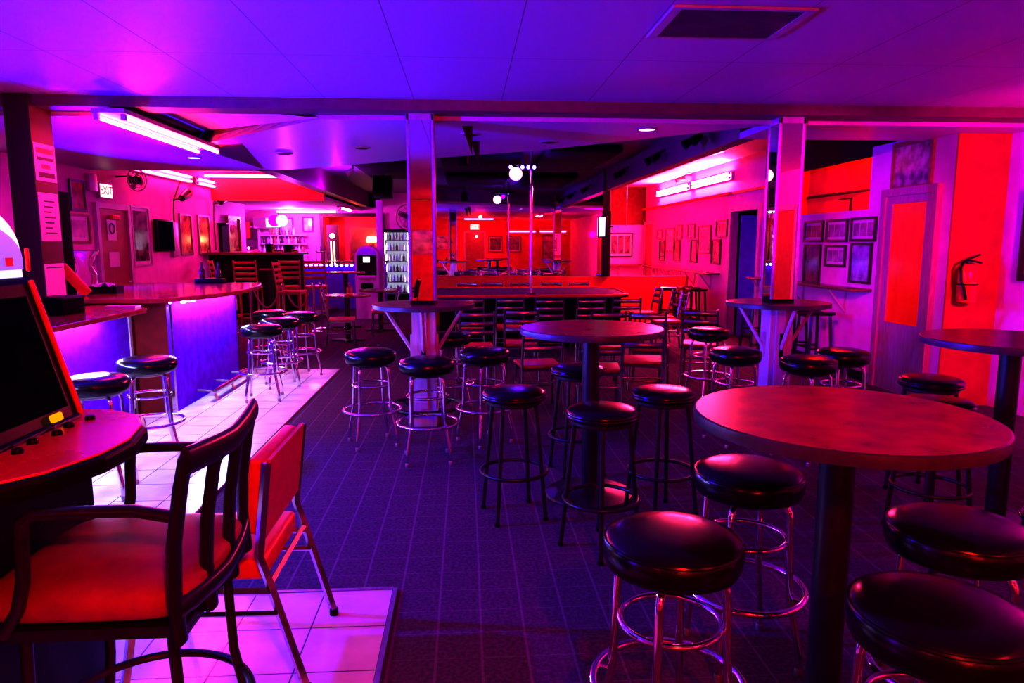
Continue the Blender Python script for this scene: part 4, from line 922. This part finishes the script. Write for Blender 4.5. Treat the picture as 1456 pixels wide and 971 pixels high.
r = thing('coat_rack', 'dark shelf rack with hanging cloth at the back bar wall', 'rack', (XL, 15.42, 1.62), LEFT)
MB().b2((-.25, -.2, .36), (.25, -.001, .39)).build('board', 'black', r); MB().b2((-.2, -.08, -.36), (.2, -.03, .36)).build('cloth', 'dark', r)

# taps on the led bar
r = thing('beer_tap', 'cluster of chrome beer taps at the far glowing bar', 'tap', (-3.55, 17.55, 1.16))
MB().tube([(-.12, 0, 0), (-.12, 0, .22), (.12, 0, .22), (.12, 0, 0)], .022, 10).build('tower', 'chrome', r)
for x in (-.1, 0, .1): MB().tube([(x, 0, .22), (x, -.05, .24), (x, -.05, .36)], .013, 8).build('tap_handle', 'bottle_blue', r)

# ================================================================== FAR ROOM
r = thing('beverage_cooler', 'tall glass front cooler glowing white with rows of bottles', 'cooler', (-1.9, 19.55, 0))
MB().b2((-.40, -.0, 0), (-.34, .6, 1.97)).b2((.34, 0, 0), (.40, .6, 1.97)).b2((-.34, 0, 1.90), (.34, .6, 1.97)).b2((-.34, 0, 0), (.34, .6, .18)).b2((-.34, .56, .18), (.34, .6, 1.90)).build('cabinet', 'black', r)
MB().b2((-.335, .545, .2), (.335, .555, 1.89)).build('light_panel', 'coolwhite', r)
for k in range(6): MB().b2((-.335, .04, .22 + .29 * k), (.335, .52, .235 + .29 * k)).build('shelf', 'ink', r)
MB().b2((-.36, -.03, .14), (-.32, -.001, 1.95)).b2((.32, -.03, .14), (.36, -.001, 1.95)).b2((-.32, -.03, 1.90), (.32, -.001, 1.95)).b2((-.32, -.03, .14), (.32, -.001, .19)).build('door_frame', 'dark', r)
MB().b2((-.32, -.018, .19), (.32, -.012, 1.90)).build('door_pane', 'pane', r)
for x in (-.325, .325): MB().b2((x - .008, .0, .2), (x + .008, .02, 1.88)).build('jamb_light', 'coolwhite2', r)
MB().b2((-.335, .3, 1.74), (.335, .34, 1.89)).build('header_panel', 'coolwhite', r)
pr = {}
for k in range(6):
    for i in range(7):
        mm = ['bottle_pale', 'bottle_pale', 'bottle_pale', 'bottle_blue', 'bottle_pale', 'bottle_dark'][(i + k * 2) % 6] if k > 2 else ['bottle_blue', 'bottle_dark', 'bottle_pale', 'bottle_blue'][(i + k) % 4]
        if mm not in pr:
            o = MB().lathe(bottle_mesh(.20, .036), n=12).build('beer_bottle', mm, None, 50); pr[mm] = o
        else: o = pr[mm].copy(); C.objects.link(o)
        o.location = (-1.9 - .28 + i * .0935, 19.65, .236 + .29 * k)
        tag(o, {'bottle_pale': 'pale', 'bottle_blue': 'blue', 'bottle_dark': 'dark'}[mm] + ' bottle on the %s shelf of the lit cooler' % ('lowest', 'second lowest', 'third', 'fourth', 'second highest', 'top')[k], 'bottle', 'bottles in the lit cooler')
r = thing('cash_machine', 'purple cash machine with arched top and small lit screen', 'cash machine', (-2.08, 14.9, 0))
def arch2(hw, z0, zs, zt, n=16):
    p = [(-hw, z0), (hw, z0), (hw, zs)]
    for k in range(1, n): a = pi * k / n; p.append((hw * cos(a), zs + (zt - zs) * sin(a)))
    p.append((-hw, zs)); return p
MB().prism(arch2(.245, 0, 1.32, 1.54), 0, .4, 'y').build('body', 'purplewood', r, 30)
MB().prism(arch2(.20, .92, 1.30, 1.49), -.012, -.001, 'y').build('face_panel', 'dark', r, 30)
mb = MB(); mb.prism([(.20 * cos(pi * k / 12), 1.34 + .15 * sin(pi * k / 12)) for k in range(13)] + [(-.15, 1.345), (.15, 1.345)][::1], -.018, -.013, 'y'); mb.build('header_panel', 'bottle_blue', r, 0)
MB().b2((-.07, -.02, 1.19), (.07, -.013, 1.31)).build('screen', 'exit', r); MB().b2((-.17, -.05, .86), (.17, -.001, .92), .01).build('tray', 'purplewood', r, 30); MB().box((0, -.012, .70), (.26, .02, .12), None, .03).build('cash_slot', 'black', r, 40)
r = thing('wall_lamp', 'warm glowing lamp with white shade in the far doorway', 'lamp', (-2.72, 20.7, 1.66))
MB().lathe([(0, .12), (.12, .12), (.17, 0), (.15, -.03), (0, -.03)], n=28).build('shade', 'warm', r, 50); MB().lathe([(0, -.03), (.09, -.03), (.07, -.2), (.09, -.3), (0, -.3)], n=20).build('base', 'framewood', r); MB().b2((-.14, -.1, -1.66), (.14, .1, -.3)).build('stand', 'framewood', r)
o = MB().tube([(-2.52, 20.55, 1.85), (-2.46, 20.55, 1.7), (-2.46, 20.55, 1.1), (-2.48, 20.55, .95)], .012, 8).build('yellow_neon', 'yellow'); tag(o, 'slim yellow neon tube beside the doorway lamp', 'light')
r = thing('clock_case', 'dark upright clock case with glowing pendulum rods by the far doorway', 'clock', (-3.72, 20.0, 0))
MB().b2((-.16, 0, 0), (.16, .11, 2.1), .01).build('case', 'brown', r, 30); MB().lathe([(0, 0), (.07, 0), (.07, .012), (0, .012)], n=24, mtx=Matrix.Translation((0, -.002, 1.80)) @ Matrix.Rotation(pi / 2, 4, 'X')).build('dial', 'warm', r)
for x in (-.04, .05): MB().tube([(x, -.012, .6), (x, -.012, 1.65)], .012, 8).build('rod', 'warm', r)
o = MB().b2((-3.4, 20.96, .3), (-2.5, 20.99, 2.05)).build('passage_panel', 'doorbrown'); tag(o, 'dark red panel at the back of the far doorway', 'panel')
r = thing('alarm_box', 'small red box fixed near the top of the brown exit door', 'box', (XL + .03, 10.75, 1.96), LEFT)
MB().box((0, -.03, 0), (.22, .06, .07), None, .008).build('case', 'redplastic', r, 30); MB().b2((-.09, -.064, -.02), (.09, -.0605, .02)).build('face', 'redink', r)
r = thing('light_box', 'pale glowing light box on the wall behind the brown post', 'light', (XL, 7.55, 2.38), LEFT)
MB().b2((-.34, -.06, -.17), (.34, -.001, .17), .006).build('housing', 'framepale', r, 30); MB().b2((-.32, -.0635, -.15), (.32, -.0605, .15)).build('face', 'screen', r)
r = thing('condiment_caddy', 'small red condiment caddy on the round table by the stanchions', 'caddy', (-1.86, 11.30, .76))
MB().box((0, 0, .02), (.11, .08, .04), None, .006).build('tray_box', 'redplastic', r, 30); MB().tube([(0, 0, .04), (0, 0, .17), (.02, 0, .19), (-.02, 0, .19)], .007, 8).build('handle', 'redplastic', r)
for x in (-.03, .03): MB().lathe([(0, .04), (.018, .04), (.018, .11), (.010, .13), (0, .14)], (x, 0, 0), 12).build('shaker', 'redplastic', r)
# stanchions and rope
st = [(-2.74, 12.75, 'first chrome rope stanchion, nearest the small round tables'), (-3.28, 12.75, 'second chrome rope stanchion, beside the tall orange chair'), (-2.70, 13.20, 'third chrome rope stanchion with pink glow, beyond the first'), (-3.85, 12.75, 'furthest chrome rope stanchion, hidden partly by the curved bar')]
def make_st(label, group):
    r = thing('rope_stanchion', label, 'stanchion', group=group)
    MB().tube([(0, 0, .02), (0, 0, .84)], .022, 14).build('post', 'chrome', r, 60); MB().lathe([(0, 0), (.15, 0), (.15, .012), (.04, .03), (0, .035)], n=28).build('base', 'chrome', r, 40); MB().lathe([(0, .82), (.035, .82), (.04, .84), (.03, .865), (0, .88)], n=16).build('finial', 'chrome', r, 50); return r
series(make_st, [(x, y, 0, 0, l) for x, y, l in st], 'rope stanchions')
def rope(a, b, label):
    pts = [(a[0] + (b[0] - a[0]) * t, a[1] + (b[1] - a[1]) * t, .80 - .36 * (1 - (2 * t - 1) ** 2)) for t in [k / 14 for k in range(15)]]
    o = MB().tube(pts, .017, 10).build('velvet_rope', 'rope', None, 60); tag(o, label, 'rope')
rope((-2.78, 12.75), (-3.24, 12.75), 'sagging velvet rope between the first two stanchions')
rope((-3.32, 12.75), (-3.81, 12.75), 'sagging velvet rope reaching behind the curved bar')

# ================================================================== LIGHTS (mostly added fills with no fixture of their own)
def point(name, loc, col, e, r=.05):
    l = bpy.data.lights.new(name, 'POINT'); l.energy = e; l.color = col; l.shadow_soft_size = r
    o = bpy.data.objects.new(name, l); C.objects.link(o); o.location = loc; return o
def spot(name, loc, tgt, col, e, ang=100, r=.06, blend=.8):
    l = bpy.data.lights.new(name, 'SPOT'); l.energy = e; l.color = col; l.shadow_soft_size = r; l.spot_size = radians(ang); l.spot_blend = blend
    o = bpy.data.objects.new(name, l); C.objects.link(o); o.location = loc
    o.rotation_euler = (Vector(tgt) - Vector(loc)).to_track_quat('-Z', 'Y').to_euler(); return o
BLUE = (.05, .0, 1); VIO = (.16, .0, 1)
spot('blue_ceiling_fill', (-4.3, 3.9, 1.25), (-1.5, 4.4, 2.72), BLUE, 2300, 84, .03)  # unseen spot behind the bar, added to wash the front ceiling blue
spot('blue_ceiling_fill_far', (-4.4, 8.3, 1.45), (-1.4, 7.8, 2.6), BLUE, 900, 140, .03)  # second unseen blue spot, added for the middle ceiling
spot('blue_floor_fill', (-4.3, 3.4, 2.35), (-.9, 3.9, 0), BLUE, 1600, 62, .05)  # added out-of-view spot that throws blue on the carpet
point('violet_room_fill', (-3.9, .9, 1.5), VIO, 110, .03)  # added violet fill out of view, brightens the carpet
spot('pink_alcove_light', (4.3, 3.4, 1.9), (5.4, 5.6, 1.5), (1, .0, .32), 480, 110, .012)
spot('magenta_wall_fill', (1.1, 2.9, 2.68), (4.6, 8.2, 1.35), (1, .0, .50), 1100, 28, .012)  # added out-of-view spot that tints the picture wall
point('red_niche_light', (4.95, 9.2, 2.75), (1, .012, .0), 60, .03)
spot('red_rear_light', (.6, -.9, 2.62), (.3, 2.3, .8), (1, .012, .004), 400, 100, .06)
point('red_back_room_fill', (.5, -4.6, 1.9), (1, .012, .02), 190, .012)  # added point so the rear walls show red in the mirrors
spot('red_side_fill', (2.6, .4, 2.5), (5.4, .9, 1.4), (1, .005, .10), 480, 110, .02)  # added spot to redden the unseen stretch of alcove wall
point('stage_lamp_light', (.88, 10.6, 2.66), (.12, .0, 1), 45, .03)
point('far_doorway_light', (-3.2, 20.6, 2.1), (1, .10, .04), 9, .03)
point('violet_far_fill', (-2.4, 13.6, 2.5), (.5, .0, 1), 70, .01)  # added point to brighten the cash machine, post and small tables
point('far_bar_light', (-4.6, 18.9, 2.2), (.75, .08, 1), 220, .03)

w = bpy.data.worlds.new('night'); S.world = w; w.use_nodes = True
w.node_tree.nodes['Background'].inputs[0].default_value = (.10, .0, .22, 1); w.node_tree.nodes['Background'].inputs[1].default_value = .02

# ================================================================== CAMERA
cam = bpy.data.cameras.new('camera'); co = bpy.data.objects.new('camera', cam); C.objects.link(co)
cam.sensor_width = 36; cam.lens = 990 / 1456 * 36; cam.clip_start = .05
co.location = (0, 0, 1.58); co.rotation_euler = (pi / 2 - .1395, 0, -.066); S.camera = co
S.view_settings.view_transform = 'Standard'; S.view_settings.look = 'None'; S.view_settings.exposure = 0.55; S.view_settings.gamma = 0.68
S.cycles.use_denoising = True; S.cycles.max_bounces = 8; S.cycles.sample_clamp_indirect = 6; S.cycles.caustics_reflective = False; S.cycles.caustics_refractive = False
